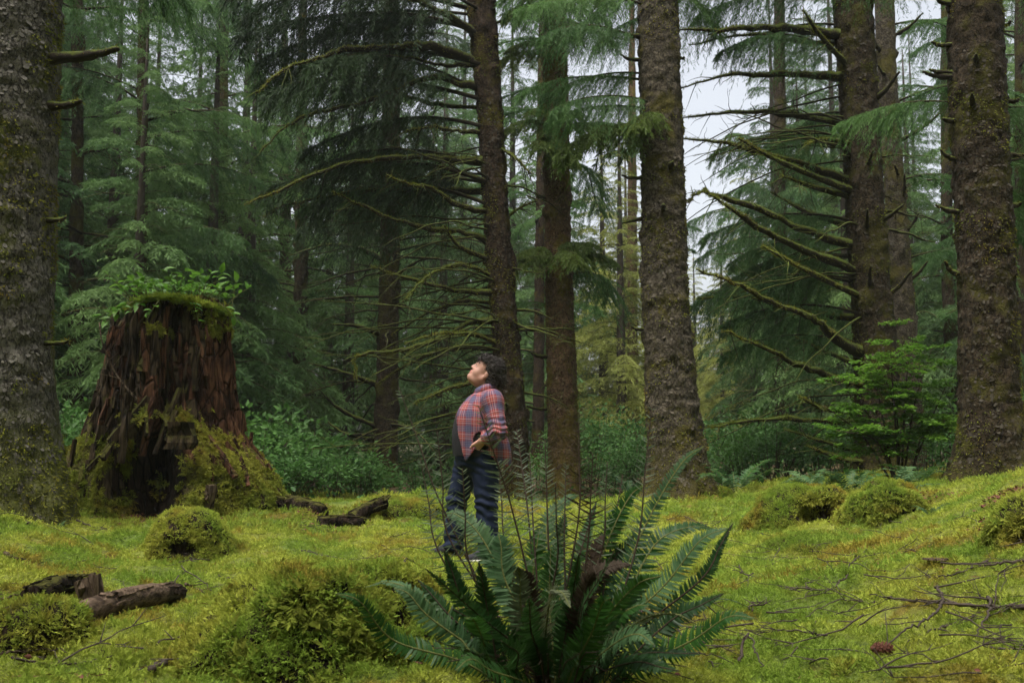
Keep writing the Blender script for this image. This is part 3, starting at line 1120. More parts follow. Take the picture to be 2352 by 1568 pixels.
# ------------------------------------------------------------------ trunks
def trunk_rings(rows, depth, top, foot_z, flare, n=40, dz=0.06, seed=0, rough=0.02, lobes=5):
    """rows: (px, py, width px) down the trunk as photographed -> centre line and radii up to height `top`"""
    rows = sorted(rows, key=lambda r: r[1])
    C = np.array([P(px, py, depth) for px, py, _ in rows])
    rr = np.array([w / 2 * pxm(py, depth) for _, py, w in rows])
    zs = C[:, 2]
    o = np.argsort(zs)
    zs, xs, rr = zs[o], C[o, 0], rr[o]
    sl = (xs[-1] - xs[-2]) / max(zs[-1] - zs[-2], 1e-3) if len(zs) > 1 else 0
    sl = float(np.clip(sl, -0.05, 0.05))
    zz = np.concatenate([np.arange(foot_z - 0.25, min(8.2, top), dz), np.arange(min(8.2, top), top, 0.35)])
    x = np.interp(zz, zs, xs)
    x = np.where(zz > zs[-1], xs[-1] + (zz - zs[-1]) * sl, x)
    r = np.interp(zz, zs, rr)
    hi = zz > zs[-1]
    r = np.where(hi, rr[-1] * np.clip((top - zz) / (top - zs[-1]), 0.02, 1) ** 0.8, r)
    f = flare * np.exp(-np.maximum(zz - foot_z, 0) / 0.28)
    th = np.arange(n) * 2 * math.pi / n
    p3 = np.stack([np.cos(th)[None] * 1.0 + 0 * zz[:, None], np.sin(th)[None] + 0 * zz[:, None], zz[:, None] * 0.9 + 0 * th[None]], -1)
    low = fbm(p3 * 1.3 + seed * 3.1, seed, 3)
    lob = 0.5 + 0.5 * np.cos(th[None] * lobes + seed + 1.2 * np.sin(th[None] * 2 + seed))
    q3 = np.stack([np.cos(th)[None] * r[:, None] + 0 * zz[:, None], np.sin(th)[None] * r[:, None], zz[:, None] + 0 * th[None]], -1)
    fine = fbm(q3 * np.array((10, 10, 15)) + seed, seed + 4, 3) + 1.3 * np.clip(vnoise(q3 * np.array((5.5, 5.5, 4.2)) + seed, seed + 11) - .45, 0, 1) * 3
    rad = r[:, None] * (1 + 0.05 * low) + f[:, None] * (0.35 + 0.9 * lob) + rough * 1.7 * fine
    V = np.stack([x[:, None] + np.cos(th)[None] * rad, depth + np.sin(th)[None] * rad, zz[:, None] + 0 * rad], -1)
    k = len(zz)
    i = np.arange(k - 1)[:, None] * n
    j = np.arange(n)[None]
    Q = np.stack([i + j, i + (j + 1) % n, i + n + (j + 1) % n, i + n + j], -1).reshape(-1, 4)
    return V.reshape(-1, 3), Q, zz, x, r


class Tree:
    def __init__(self, label, rows, depth, mat, top=14.0, foot=None, flare=0.12, n=40, dz=0.06, seed=1, rough=0.02, fuzz=0, name='spruce_tree', group=None, lobes=5):
        self.depth = depth
        V, Q, self.zz, self.x, self.r = trunk_rings(rows, depth, top, foot if foot is not None else 0.0, flare, n, dz, seed, rough, lobes)
        self.foot = foot
        x0 = float(np.interp(foot, self.zz, self.x))
        self.root = thing(name, (x0, depth, foot), label, 'tree', group)
        MB().add(V, Q).build('trunk', mat, self.root)
        self.V, self.Q = V, Q
        self.rng = np.random.default_rng(seed + 900)
        if fuzz:
            vis = lambda p, nn: (p[:, 2] < 8) & (nn[:, 1] < 0.35) & (fbm(p * 2.6, seed, 3) + 0.25 * np.exp(-np.maximum(p[:, 2] - foot, 0) / 0.5) > 0.06)
            p, nn = surf_points(V, Q, fuzz, self.rng, vis)
            mb = MB()
            blades(mb, p - nn * 0.004, nn * 0.8 + np.array((0, 0, -0.5)) + self.rng.normal(size=p.shape) * 0.4, self.rng.uniform(0.02, 0.05, len(p)), 0.012, self.rng)
            tag(mb.build('moss', M['moss_trunk'], self.root, False), None, None, None, 'stuff')

    def at(self, z):
        return np.array((np.interp(z, self.zz, self.x), self.depth, z)), float(np.interp(z, self.zz, self.r))

    def limb(self, pix, r0=0.04, dy=0.0, mat=None, twigs=6, name='branch', fuzz=0, r1=0.008):
        """a limb through points of the photograph, first point on the trunk; dy: how far the tip comes towards (-) or away (+)"""
        rng = self.rng
        n = len(pix)
        pts = np.array([P(px, py, self.depth + dy * (i / max(n - 1, 1)) - (0.0 if i else 0.0)) for i, (px, py) in enumerate(pix)])
        c, _ = self.at(pts[0][2])
        pts[0] = pts[0] * 0.35 + c * 0.65
        c = spline(pts, max(10, n * 5))
        wob = rng.normal(size=c.shape) * (0.010 if n > 3 else 0.003) + (np.cumsum(rng.normal(size=c.shape) * .010, 0) * np.sin(np.linspace(0, math.pi, len(c)))[:, None] if n > 3 else 0)
        wob[0] = 0
        c = c + wob
        t = np.linspace(0, 1, len(c))
        rad = r0 * (1 - t) ** 0.8 + r1
        rad = rad * (1 + 0.45 * np.exp(-t * 14)) * (1 + 0.30 * vnoise(np.stack([t * 14, 0 * t + r0 * 99, 0 * t + pix[0][1]], 1), 5))
        mb = MB()
        tube(mb, c, rad, 7)
        d = norm(np.gradient(c, axis=0))
        Ltot = np.linalg.norm(np.diff(c, axis=0), axis=1).sum()
        for _ in range(twigs):
            i = rng.integers(int(len(c) * .2), len(c) - 1)
            tl = rng.uniform(0.12, 0.5) * min(1.0, Ltot)
            dv = norm(d[i] * 0.7 + rng.normal(size=3) * np.array((0.5, 0.7, 0.6)) + np.array((0, 0, -0.15)))
            tt = np.linspace(0, 1, 5)[:, None]
            tp = c[i] + dv * tl * tt + np.array((0, 0, -0.25)) * tl * tt ** 2 + rng.normal(size=(5, 3)) * 0.012 * tt
            tube(mb, tp, np.linspace(min(0.009, rad[i] * .6), 0.002, 5), 4, 0, False)
        mt = mat or M['branch_moss']
        o = mb.build(name, mt, self.root)
        if fuzz:
            k = rng.integers(0, len(c) - 1, int(fuzz * Ltot))
            u = rng.uniform(size=(len(k), 1))
            pb = c[k] * (1 - u) + c[k + 1] * u
            a = rng.uniform(-2.2, 2.2, len(k))
            sd = norm(np.cross(d[k], (0, 0, 1.0)))
            upv = np.cross(sd, d[k])
            nr = sd * np.sin(a)[:, None] + upv * np.cos(a)[:, None]
            fb = MB()
            blades(fb, pb + nr * rad[k][:, None] * 0.8, nr + rng.normal(size=nr.shape) * .5 + np.array((0, 0, -.25)), rng.uniform(0.014, 0.048, len(k)), 0.008, rng)
            tag(fb.build('moss', M['moss_trunk'], o, False), None, None, None, 'stuff')
        return o

    def bare(self, k, zlo, zhi, az, lmin, lmax, r0=0.028, mat=None):
        """bare dead limbs: crooked, drooping, with thin twigs"""
        rng = self.rng
        for _ in range(k):
            z = rng.uniform(zlo, zhi)
            c, r = self.at(z)
            a = math.radians(rng.uniform(*az))
            L = rng.uniform(lmin, lmax)
            t = np.linspace(0, 1, 9)[:, None]
            d = np.array((math.cos(a), math.sin(a) * .8, 0))
            pts = c + d * L * t + np.array((0, 0, 1.0)) * L * (rng.uniform(-.05, .28) * t - rng.uniform(.05, .45) * t ** 2) + np.cumsum(rng.normal(size=(9, 3)) * .022, 0) * np.minimum(1, t * 3)
            pts = spline(pts, 18)
            tt = np.linspace(0, 1, 18)
            mb = MB()
            rad = r0 * rng.uniform(.6, 1.2) * (1 - tt) ** .8 + .004
            tube(mb, pts, rad, 5)
            for _ in range(rng.integers(5, 11)):
                i = rng.integers(4, 17)
                q = pts[i] + np.linspace(0, 1, 5)[:, None] * (d * rng.uniform(0, .7) + rng.normal(size=3) * np.array((.3, .3, .35))) * rng.uniform(.3, .9) + rng.normal(size=(5, 3)) * .012
                q[0] = pts[i]
                tube(mb, q, np.linspace(.006, .002, 5), 3, 0, False)
            mb.build('branch', mat or M['branch_moss'], self.root)

    def stub(self, px, py, tx, ty, r0=0.03, dy=-0.15):
        return self.limb([(px, py), ((px + tx) / 2, (py + ty) / 2 + 4), (tx, ty)], r0, dy, None, 0, 'branch_stub', 60, r0 * 0.45)


def scales(tree, z0, z1, n_obj, n_stuff, size, seed, mat, front=True):
    """loose bark plates standing proud of a trunk: the largest as parts, the small ones joined"""
    rng = np.random.default_rng(seed)
    protos = []
    for k in range(6):
        m = 7
        a = np.sort(rng.uniform(0, 2 * math.pi, m)) + 0.1
        a = np.linspace(0, 2 * math.pi, m, endpoint=False) + rng.uniform(-.3, .3, m)
        rr = rng.uniform(0.5, 1.25, m)
        ring = np.stack([np.cos(a) * rr * 0.5, np.sin(a) * rr * 0.62, np.zeros(m)], 1)
        ring[:, 2] = -0.10 * ring[:, 0] ** 2 + 0.10 * np.clip(-ring[:, 1], 0, 1)
        topv = ring * 0.95 + np.array((0, 0, 0.11))
        c = topv.mean(0) + np.array((0, 0, 0.03))
        V = np.concatenate([ring, topv, [c]])
        Q = [(i, (i + 1) % m, m + (i + 1) % m, m + i) for i in range(m)]
        T = [(m + i, m + (i + 1) % m, 2 * m) for i in range(m)]
        mb = MB().add(V, Q, T)
        protos.append((mb, mb.mesh('bark_scale', mat, False)))
    vis = lambda p, nn: (p[:, 2] > z0) & (p[:, 2] < z1) & (nn[:, 1] < 0.15)
    p, nn = surf_points(tree.V, tree.Q, 900, rng, vis)
    pick = rng.permutation(len(p))
    joined = MB()
    cnt = 0
    grid = set()
    for i in pick:
        key = tuple((p[i] / (size * 0.95)).astype(int))
        if key in grid:
            continue
        grid.add(key)
        s = size * rng.uniform(0.6, 1.25) * (1.0 if cnt < n_obj else 0.75)
        nrm = norm(nn[i] + rng.normal(size=3) * 0.16 + np.array((0, 0, 0.12)))
        xax = norm(np.cross((0, 0, 1.0), nrm))
        yax = np.cross(nrm, xax)
        rot = np.stack([xax, yax, nrm], 1)
        a = rng.normal() * 0.35
        ca, sa = math.cos(a), math.sin(a)
        rot = rot @ np.array([(ca, -sa, 0), (sa, ca, 0), (0, 0, 1)])
        Mx = M4(rot, p[i] - nn[i] * 0.004, s)
        pr = protos[rng.integers(6)]
        if cnt < n_obj:
            o = link('bark_scale', pr[1], tree.root)
            Mx2 = Mx.copy()
            Mx2[:3, 3] -= np.array(parent_world(tree.root))
            put(o, Mx2)
        else:
            joined.add_mb(pr[0], Mx)
        cnt += 1
        if cnt >= n_obj + n_stuff:
            break
    if joined.n:
        tag(joined.build('bark_flakes', mat, tree.root, False), None, None, None, 'stuff')


# left foreground trunk
tA = Tree('thick plated trunk nearest the camera, rising left of the old stump', [(2, 0, 262), (-8, 400, 252), (-14, 800, 250), (-8, 1000, 262), (-4, 1130, 285)], 8.4, M['bark_grey'], 16, gz(P(0, 1200, 8.4)[0], 8.4) - 0.03, 0.13, 96, 0.03, 1, 0.018, 1500)
scales(tA, 0.8, 5.2, 280, 1900, 0.052, 31, M['bark_scale'])
tA.stub(118, 138, 272, 112, 0.045, -0.3)
tA.stub(120, 245, 186, 232, 0.035, -0.2)
tA.stub(100, 505, 152, 500, 0.02)
tA.stub(108, 785, 158, 782, 0.018)

# centre trunk
tE = Tree('tall straight grey brown trunk in the centre, right of the paired red trunks', [(1510, 0, 92), (1522, 400, 98), (1528, 700, 106), (1545, 950, 122), (1560, 1090, 132)], 13.4, M['bark_mid'], 20, gz(P(1560, 1140, 13.4)[0], 13.4) - 0.05, 0.22, 96, 0.03, 2, 0.02, 700)
scales(tE, 0.4, 5.0, 60, 1100, 0.058, 32, M['bark_flake'])

for a in ((1466, 82, 1440, 76), (1468, 140, 1424, 124), (1472, 408, 1428, 402), (1555, 130, 1572, 132), (1485, 755, 1450, 750), (1474, 495, 1430, 512)):
    tE.stub(*a, 0.025)
tE.stub(1530, 395, 1545, 372, 0.05, -0.42)
tE.stub(1522, 500, 1524, 470, 0.05, -0.42)

# paired reddish trunk
tF = Tree('slender reddish trunk right of the dark branchy one behind the person', [(1272, 0, 53), (1276, 200, 57), (1281, 500, 60), (1288, 800, 66), (1296, 1060, 75)], 16.3, M['bark_red'], 19, gz(P(1296, 1150, 16.3)[0], 16.3) - 0.05, 0.14, 48, 0.05, 3, 0.018, 700)
for a in ((1250, 455, 1228, 442), (1255, 820, 1215, 806), (1258, 938, 1210, 932)):
    tF.stub(*a, 0.03)

# dark branchy trunk behind the person
tG = Tree('dark mossy trunk with many bare crooked branches, standing behind the person', [(1104, 0, 66), (1122, 200, 60), (1140, 500, 58), (1160, 760, 62), (1178, 1000, 70)], 15.6, M['bark_warm'], 18, gz(P(1180, 1150, 15.6)[0], 15.6) - 0.05, 0.16, 48, 0.05, 4, 0.02, 800)
_gl = [([(1112, 92), (1023, 35), (943, 0), (880, -40)], .07, -1.5), ([(1100, 154), (1043, 123), (985, 108), (927, 109), (851, 115), (789, 123), (735, 144), (659, 165), (590, 215)], .085, -1.8),
       ([(1090, 150), (1050, 144), (966, 136), (889, 129)], .04, -.6), ([(1118, 207), (1043, 188), (985, 180), (908, 213), (812, 238), (716, 261), (659, 292), (600, 350)], .055, -1.0),
       ([(1110, 250), (1004, 242), (947, 230), (890, 200)], .04, .8), ([(1112, 303), (1043, 300), (985, 288), (930, 300)], .035, -.7),
       ([(1125, 371), (1043, 367), (966, 361), (851, 369), (755, 396), (659, 434), (560, 470)], .065, -1.4), ([(1129, 442), (1023, 438), (927, 445), (793, 449), (659, 476), (600, 500)], .055, 1.2),
       ([(1129, 488), (1054, 472), (1000, 430), (947, 422), (889, 403)], .05, -1.0), ([(1130, 561), (1043, 530), (985, 522), (889, 495), (831, 472), (760, 440)], .05, -.8),
       ([(1132, 602), (1058, 568), (1020, 518)], .04, -.5), ([(1137, 606), (1079, 577), (1000, 560)], .035, .8), ([(1145, 669), (1058, 674), (927, 640), (850, 610)], .045, -.7),
       ([(1150, 732), (1079, 745), (995, 791), (911, 810), (818, 821), (816, 871)], .05, -.9), ([(1153, 800), (1037, 804), (953, 833), (870, 880)], .04, .6),
       ([(1160, 860), (1083, 873), (1016, 892), (953, 930)], .055, -1.0), ([(1140, 640), (1060, 610), (985, 640), (930, 690)], .035, -1.2), ([(1148, 700), (1060, 690), (980, 720), (900, 770)], .035, .5),
       ([(1140, 520), (1190, 480), (1235, 460)], .03, .3), ([(1125, 330), (1180, 360), (1220, 400)], .03, -.5), ([(1150, 790), (1080, 770), (1010, 765), (930, 790)], .035, -1.4)]
for pix, r, dy in _gl:
    tG.limb(pix, r * .85, dy, None, 16, 'branch', 420)
for px, py, ang, ln in ((1095, -60, 172, 4.6), (1100, 20, 176, 4.2), (1098, -140, 190, 4.4), (1105, 90, 185, 4.2), (1100, -30, 200, 3.8), (1112, 160, 174, 4.2), (1110, 240, 190, 3.8), (1120, 300, 165, 3.6), (1104, -220, 180, 4.0), (1116, 210, 204, 3.2), (1104, 40, 215, 3.0), (1105, -90, 335, 2.6), (1110, 60, 350, 2.2), (1100, -200, 20, 2.4), (1124, 380, 172, 3.4)):
    c, r = tG.at(P(px, py, 15.6)[2])
    a = math.radians(ang)
    add_bough(tG.root, c, (math.cos(a), math.sin(a), 0.10), ln, 'dark', tG.rng)

tG.bare(52, .7, 5.8, (120, 260), .8, 3.4, .019)
tG.bare(8, 1.2, 6.0, (-60, 60), .5, 1.4)

for k in range(5):
    c, r = tG.at(tG.rng.uniform(4.6, 9))
    a = math.radians(tG.rng.uniform(150, 185))
    add_bough(tG.root, c, (math.cos(a), math.sin(a), tG.rng.uniform(0, .2)), tG.rng.uniform(2.6, 4.4), 'dark', tG.rng)

# the branchy tree at the right and its twin behind
tC = Tree('dark trunk at the right whose long mossy branches all reach left', [(1958, 0, 86), (1978, 300, 84), (1992, 560, 86), (2008, 780, 92), (2018, 980, 104)], 14.6, M['bark_dark'], 19, gz(P(2020, 1060, 14.6)[0], 14.6) - 0.05, 0.18, 56, 0.05, 5, 0.022, 700)
_cl = [([(1925, 83), (1790, 62), (1693, 55), (1560, 69)], .075, -.9), ([(1920, 102), (1790, 98), (1700, 90), (1580, 104)], .035, .6), ([(1940, 179), (1850, 168), (1750, 165), (1676, 163), (1561, 203)], .065, -.5),
       ([(1952, 286), (1830, 268), (1700, 260), (1565, 271)], .065, .4), ([(1960, 424), (1850, 380), (1750, 355), (1670, 333), (1568, 319)], .06, -.8), ([(1960, 446), (1800, 375), (1697, 319)], .05, -1.6),
       ([(1960, 458), (1870, 430), (1793, 403)], .05, -.4), ([(1965, 570), (1850, 530), (1750, 485), (1640, 450), (1618, 441), (1576, 468)], .06, -1.0), ([(1962, 633), (1820, 560), (1693, 487), (1630, 445)], .065, -1.8),
       ([(1966, 530), (1860, 490), (1770, 441)], .045, .7), ([(1985, 690), (1860, 625), (1750, 565)], .055, -1.5), ([(1975, 630), (1880, 590), (1820, 565)], .05, -.3),
       ([(1985, 822), (1914, 779), (1860, 745), (1767, 711), (1675, 661), (1600, 622)], .07, -1.9), ([(1980, 735), (1880, 722), (1809, 711), (1709, 690), (1600, 686)], .05, .5), ([(1980, 885), (1944, 873), (1851, 837), (1767, 795), (1658, 757)], .055, -1.3),
       ([(1980, 850), (1900, 810), (1826, 774)], .04, .2), ([(1990, 975), (1901, 967), (1800, 962), (1700, 972), (1615, 984)], .045, -.8), ([(1990, 1068), (1930, 1052), (1851, 1022)], .045, -.8), ([(1990, 1050), (1880, 1010), (1800, 985)], .035, .3),
       ([(1990, 950), (1900, 940), (1835, 911)], .04, -1.2), ([(1950, 170), (1890, 90), (1843, 23)], .05, -1.0), ([(1960, 335), (1900, 320), (1850, 330)], .04, -.8)]
for pix, r, dy in _cl:
    tC.limb(pix, r * 0.9, dy, M['branch_green'], 15, 'branch', 480)
for a in ((1997, 246, 2066, 165), (2000, 330, 2051, 253), (1981, 407, 2005, 346), (1990, 560, 1992, 480), (1995, 700, 2000, 610), (2003, 520, 2075, 470), (2020, 700, 2095, 620), (1950, 380, 1934, 300)):
    tC.stub(*a, 0.035, -0.45)
for px, py, ang, ln in ((1955, -60, 178, 3.6), (1955, -20, 160, 2.6), (1960, -120, 190, 3.4), (1965, 130, 195, 2.2), (1975, 330, 172, 2.4), (1958, -80, 340, 2.2), (1985, 520, 168, 2.6), (1990, 660, 172, 2.4), (1958, -180, 200, 3.0), (1990, 800, 165, 2.4), (1960, 0, 300, 1.6)):
    c, r = tC.at(P(px, py, 14.6)[2])
    a = math.radians(ang)
    add_bough(tC.root, c, (math.cos(a), math.sin(a), 0.10), ln, 'midhang', tC.rng)
for k in range(9):
    c, r = tC.at(tC.rng.uniform(2.2, 8.5))
    a = math.radians(tC.rng.uniform(95, 165))
    add_bough(tC.root, c, (math.cos(a), math.sin(a), tC.rng.uniform(0, .2)), tC.rng.uniform(1.8, 3.4), 'midhang', tC.rng)
tC.bare(24, .7, 6.5, (140, 230), .8, 3.0, .018)
tC.bare(6, 1.5, 6.0, (-50, 50), .4, 1.1)
tD = Tree('thinner mottled trunk standing just behind the branchy one at the right', [(2030, 0, 42), (2042, 280, 43), (2064, 560, 46), (2078, 740, 50), (2090, 950, 56)], 17.2, M['bark_mid'], 18, gz(P(2090, 1040, 17.2)[0], 17.2) - 0.05, 0.12, 40, 0.06, 6, 0.02, 500)
for a in ((2030, 130, 1985, 60), (2040, 180, 2015, 150), (2062, 330, 2160, 260), (2070, 420, 2055, 380), (2075, 540, 2110, 490), (2085, 650, 2130, 600), (2075, 470, 2078, 400), (2050, 90, 2120, 30)):
    tD.stub(*a, 0.028, -0.3)
for ang, py, ln in ((20, 60, 2.2), (340, 240, 2.4), (10, 420, 2.2), (30, -60, 2.4), (350, 600, 2.0)):
    c, r = tD.at(P(2050, py, 17.2)[2])
    a = math.radians(ang)
    add_bough(tD.root, c, (math.cos(a), math.sin(a), 0.1), ln, 'mid', tD.rng)

# right foreground trunk
tB = Tree('stout mossy brown trunk standing on the slope at the far right', [(2236, 0, 116), (2248, 300, 124), (2264, 600, 122), (2272, 900, 128), (2276, 1000, 138)], 11.2, M['bark_dark'], 17, gz(P(2276, 1100, 11.2)[0], 11.2) - 0.03, 0.20, 72, 0.04, 7, 0.022, 1000)
for a in ((2182, 10, 2150, -5), (2176, 104, 2140, 96), (2182, 165, 2135, 160), (2185, 178, 2120, 165), (2195, 275, 2165, 272), (2300, 60, 2320, 50), (2312, 230, 2340, 228), (2320, 470, 2345, 465), (2210, 375, 2160, 345), (2210, 490, 2150, 470), (2205, 640, 2170, 600), (2322, 350, 2352, 356)):
    tB.stub(*a, 0.028, -0.1)
tB.stub(2235, 250, 2232, 215, 0.03, -0.5)
tB.stub(2240, 145, 2242, 125, 0.03, -0.5)

# trunks further in
def deep(label, rows, depth, mat, seed, boughs=8, kind='mid', n=28, group=None, limbs=8, zlo=2.5, lmin=1.6, lmax=3.0, side=None):
    f = gz(P(rows[-1][0], rows[-1][1], depth)[0], depth) - 0.05
    t = Tree(label, rows, depth, mat, 17, f, 0.10, n, 0.10, seed, 0.018, 0, 'spruce_tree', group)
    rng = t.rng
    for _ in range(limbs):
        z = rng.uniform(1.0, 7.5)
        c, r = t.at(z)
        s = rng.choice([-1, 1]) if side is None else side
        L = rng.uniform(0.8, 2.4)
        tt = np.linspace(0, 1, 8)
        pts = c + np.stack([s * L * tt, rng.uniform(-1.2, .8) * tt, L * (rng.uniform(-.1, .25) * tt - rng.uniform(0, .35) * tt ** 2)], 1) + rng.normal(size=(8, 3)) * 0.03 * tt[:, None]
        mb = MB()
        tube(mb, pts, 0.028 * (1 - tt) + 0.006, 5)
        for _ in range(5):
            i = rng.integers(2, 7)
            q = pts[i] + np.linspace(0, 1, 4)[:, None] * np.array((s * .3, rng.normal() * .3, rng.normal() * .2)) * rng.uniform(.5, 1.3)
            tube(mb, q, np.linspace(.007, .002, 4), 3, 0, False)
        mb.build('branch', M['branch_dark'], t.root)
    for _ in range(boughs):
        z = rng.uniform(zlo, 10)
        c, r = t.at(z)
        a = rng.uniform(0, 6.28)
        add_bough(t.root, c, (math.cos(a), math.sin(a), rng.uniform(0, .2)), rng.uniform(lmin, lmax), kind, rng)
    return t


tH = deep('dark trunk with bare crossing branches between the stump and the person', [(898, 0, 30), (898, 300, 42), (896, 560, 44), (890, 850, 50), (886, 1050, 56)], 21, M['bark_dark'], 8, 10, 'dark', 32, None, 6, 4.5)
for pix, r, dy in (([(873, 770), (818, 749), (764, 745)], .05, -.8), ([(869, 888), (785, 854), (709, 833)], .055, -1), ([(862, 985), (785, 942), (734, 896)], .05, -.6), ([(858, 1010), (797, 997), (747, 963)], .045, .5), ([(905, 640), (960, 600), (1010, 590)], .04, -.5),
                   ([(880, 600), (820, 570), (740, 560), (660, 590)], .05, -1), ([(885, 500), (800, 480), (720, 500)], .05, -1)):
    tH.limb(pix, r, dy, None, 8)
tH.bare(40, .8, 7, (0, 360), .8, 3.2, .026, M['branch_dark'])
deep('straight dark trunk left of the one with bare crossing branches', [(694, 300, 26), (692, 560, 30), (690, 800, 34), (688, 980, 38)], 25, M['bark_dark'], 9, 9, 'mid')
deep('pale lichened trunk close behind the straight dark one', [(655, 300, 22), (656, 560, 26), (654, 800, 30), (652, 980, 32)], 28, M['bark_mid'], 10, 6, 'mid', 24, None, 6)
deep('shadowed trunk in the gap between the nearest trunk and the stump', [(178, 300, 26), (176, 600, 30), (174, 800, 34), (172, 990, 40)], 18.5, M['bark_dark'], 11, 11, 'mid', 28, None, 10, 3.0, 2.0, 3.4)
deep('dark trunk in the bright gap left of the far right trunk', [(2172, 300, 22), (2176, 640, 26), (2184, 800, 30), (2190, 950, 34)], 24, M['bark_dark'], 12, 5, 'mid', 24, None, 10, 3.5)
deep('short reddish trunk seen between the slender red trunk and the centre one', [(1452, 300, 20), (1452, 640, 22), (1453, 800, 24), (1454, 960, 26)], 30, M['bark_red'], 13, 8, 'mid', 24, None, 5, 4.0)
deep('trunk half hidden in green boughs above the old stump', [(512, 60, 26), (510, 200, 28), (508, 500, 30), (506, 900, 34)], 23, M['bark_dark'], 14, 15, 'midhang', 24, None, 6, 3.5, 2.2, 3.6)
deep('thin pole trunk between the stump and the pale lichened trunk', [(596, 400, 12), (594, 700, 14), (592, 900, 16)], 30, M['bark_mid'], 15, 5, 'mid', 20, None, 6)
deep('young trunk behind the old stump hung with drooping boughs', [(330, 0, 22), (326, 400, 26), (322, 900, 30)], 19, M['bark_dark'], 16, 15, 'midhang', 24, None, 4, 3.2, 2.0, 3.2)
deep('trunk behind the slender red trunk, mostly hidden by it', [(1240, 500, 20), (1238, 800, 24), (1236, 1000, 28)], 26, M['bark_warm'], 17, 5, 'mid', 20, None, 6)
deep('dim trunk behind the long mossy branches, left of the branchy right tree', [(1790, 0, 24), (1792, 500, 28), (1796, 900, 32)], 27, M['bark_dark'], 18, 18, 'midhang', 24, None, 6, 2.2, 2.0, 3.4)
deep('dim trunk at the right behind the far right trunk', [(2345, 0, 26), (2346, 500, 30), (2348, 900, 32)], 20, M['bark_dark'], 19, 20, 'midhang', 24, None, 8, 2.2, 1.8, 3.0)

# fresh green sprays in front of the paired trunks
for px, py, dx, dy_, dz, ln in ((1278, 40, -.7, -.7, -.1, 1.0), (1270, 90, .2, -1, -.2, .9), (1285, 20, .8, -.6, 0, 1.0), (1282, 290, -.8, -.6, -.1, .9), (1282, 300, .7, -.7, -.1, 1.0), (1284, 350, .1, -1, -.3, .9), (1284, 590, .2, -1, -.1, .9), (1286, 600, -.8, -.6, -.1, .9), (1288, 590, .9, -.4, 0, .8), (1280, 330, -.4, -.9, -.2, .8), (1276, 130, -.9, -.4, -.1, .9)):
    c, r = tF.at(P(px, py, 16.3)[2])
    add_bough(tF.root, c + np.array((dx, dy_, 0)) * r * 0.8 + np.array((0, 0, .14)), (dx + tF.rng.normal() * .4, dy_ - .2, dz + .1), ln * .85, 'lit', tF.rng)
    add_bough(tF.root, c + np.array((dx, dy_, 0)) * r * 0.8, (dx, dy_, dz), ln * 1.15, 'lit', tF.rng)
for px, py, dx, dy_, dz, ln in ((1500, 250, -1, -.5, -.05, 1.9), (1500, 300, -1, -.2, -.05, 1.6), (1505, 270, -.6, -.8, -.2, 1.0), (1500, 30, -1, -.2, .05, 2.2), (1500, 100, -1, -.4, 0, 2.0), (1510, -40, -1, .2, .1, 2.4), (1500, 180, -1, .1, 0, 1.8)):
    c, r = tE.at(P(px, py, 13.4)[2])
    add_bough(tE.root, c, (dx, dy_, dz), ln, 'lit' if ln < 1.7 else 'midhang', tE.rng)

for tr, lo, hi, az, kk, n_ in ((tF, 3.5, 8.0, (25, 85), 'midhang', 5), (tF, 2.5, 8.0, (100, 165), 'mid', 4), (tE, 4.8, 8.0, (125, 180), 'midhang', 4), (tE, 6.8, 8.5, (20, 60), 'midhang', 1), (tB, 4.5, 8, (110, 160), 'midhang', 4), (tB, 3.0, 8, (15, 80), 'midhang', 5), (tA, 5.0, 7.5, (20, 80), 'midhang', 4)):
    for k in range(n_):
        c, r = tr.at(tr.rng.uniform(lo, hi))
        a = math.radians(tr.rng.uniform(*az))
        add_bough(tr.root, c, (math.cos(a), math.sin(a), tr.rng.uniform(0, .2)), tr.rng.uniform(1.4, 2.6), kk, tr.rng)
scales(tB, 0.7, 5.5, 0, 1300, 0.055, 33, M['bark_flake_dark'])
scales(tC, 0.9, 7.0, 0, 1300, 0.058, 34, M['bark_flake_dark'])
scales(tF, 0.4, 6.5, 0, 900, 0.060, 35, M['bark_flake_red'])
scales(tG, 0.4, 6.5, 0, 900, 0.058, 36, M['bark_flake_dark'])

# ------------------------------------------------------------------ the forest behind: whole trees, a crown mesh shared by each kind
def crown(seed, H, spread, nb, z0):
    rng = np.random.default_rng(seed)
    pr = [bough(seed * 10 + i, 2.6, 0.17, 0.74, 8, 0.20, 0.036, 0.45, 0.25, 0.12, 0.02, 2, 3)[1] for i in range(4)]
    pw = [bough(seed * 10 + i, 2.6, 0.30, 0.62, 2, 0.22, 0.045, 0.35, 0.25, 0.12, 0.02, 1, 3)[0] for i in range(4)]
    f, w = MB(), MB()
    for i in range(nb):
        u = (i + rng.uniform()) / nb
        z = z0 + (H - z0) * u ** 0.9
        L = spread * (1 - 0.86 * u) * rng.uniform(0.65, 1.15) * (0.75 + 0.25 * min(1, u * 6))
        a = i * 2.399 + rng.normal() * 0.4
        rot = basis((math.cos(a), math.sin(a), 0.15 - 0.25 * (1 - u)))
        k = rng.integers(4)
        Mx = M4(rot, (0, 0, z), L / 2.6)
        f.add_mb(pr[k], Mx)
        w.add_mb(pw[k], Mx)
    tr = MB()
    zz = np.linspace(-0.3, H, 14)
    tube(tr, np.stack([0 * zz, 0 * zz, zz], 1), 0.24 * (1 - zz / H * 0.93).clip(0.05), 10)
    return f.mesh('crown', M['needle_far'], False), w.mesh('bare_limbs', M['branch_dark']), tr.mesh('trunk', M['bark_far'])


CROWNS = [crown(41, 19, 4.2, 120, 1.6), crown(42, 17, 3.8, 110, 0.8), crown(43, 21, 4.4, 120, 3.2), crown(44, 13, 3.4, 95, 0.4)]
rb = np.random.default_rng(77)


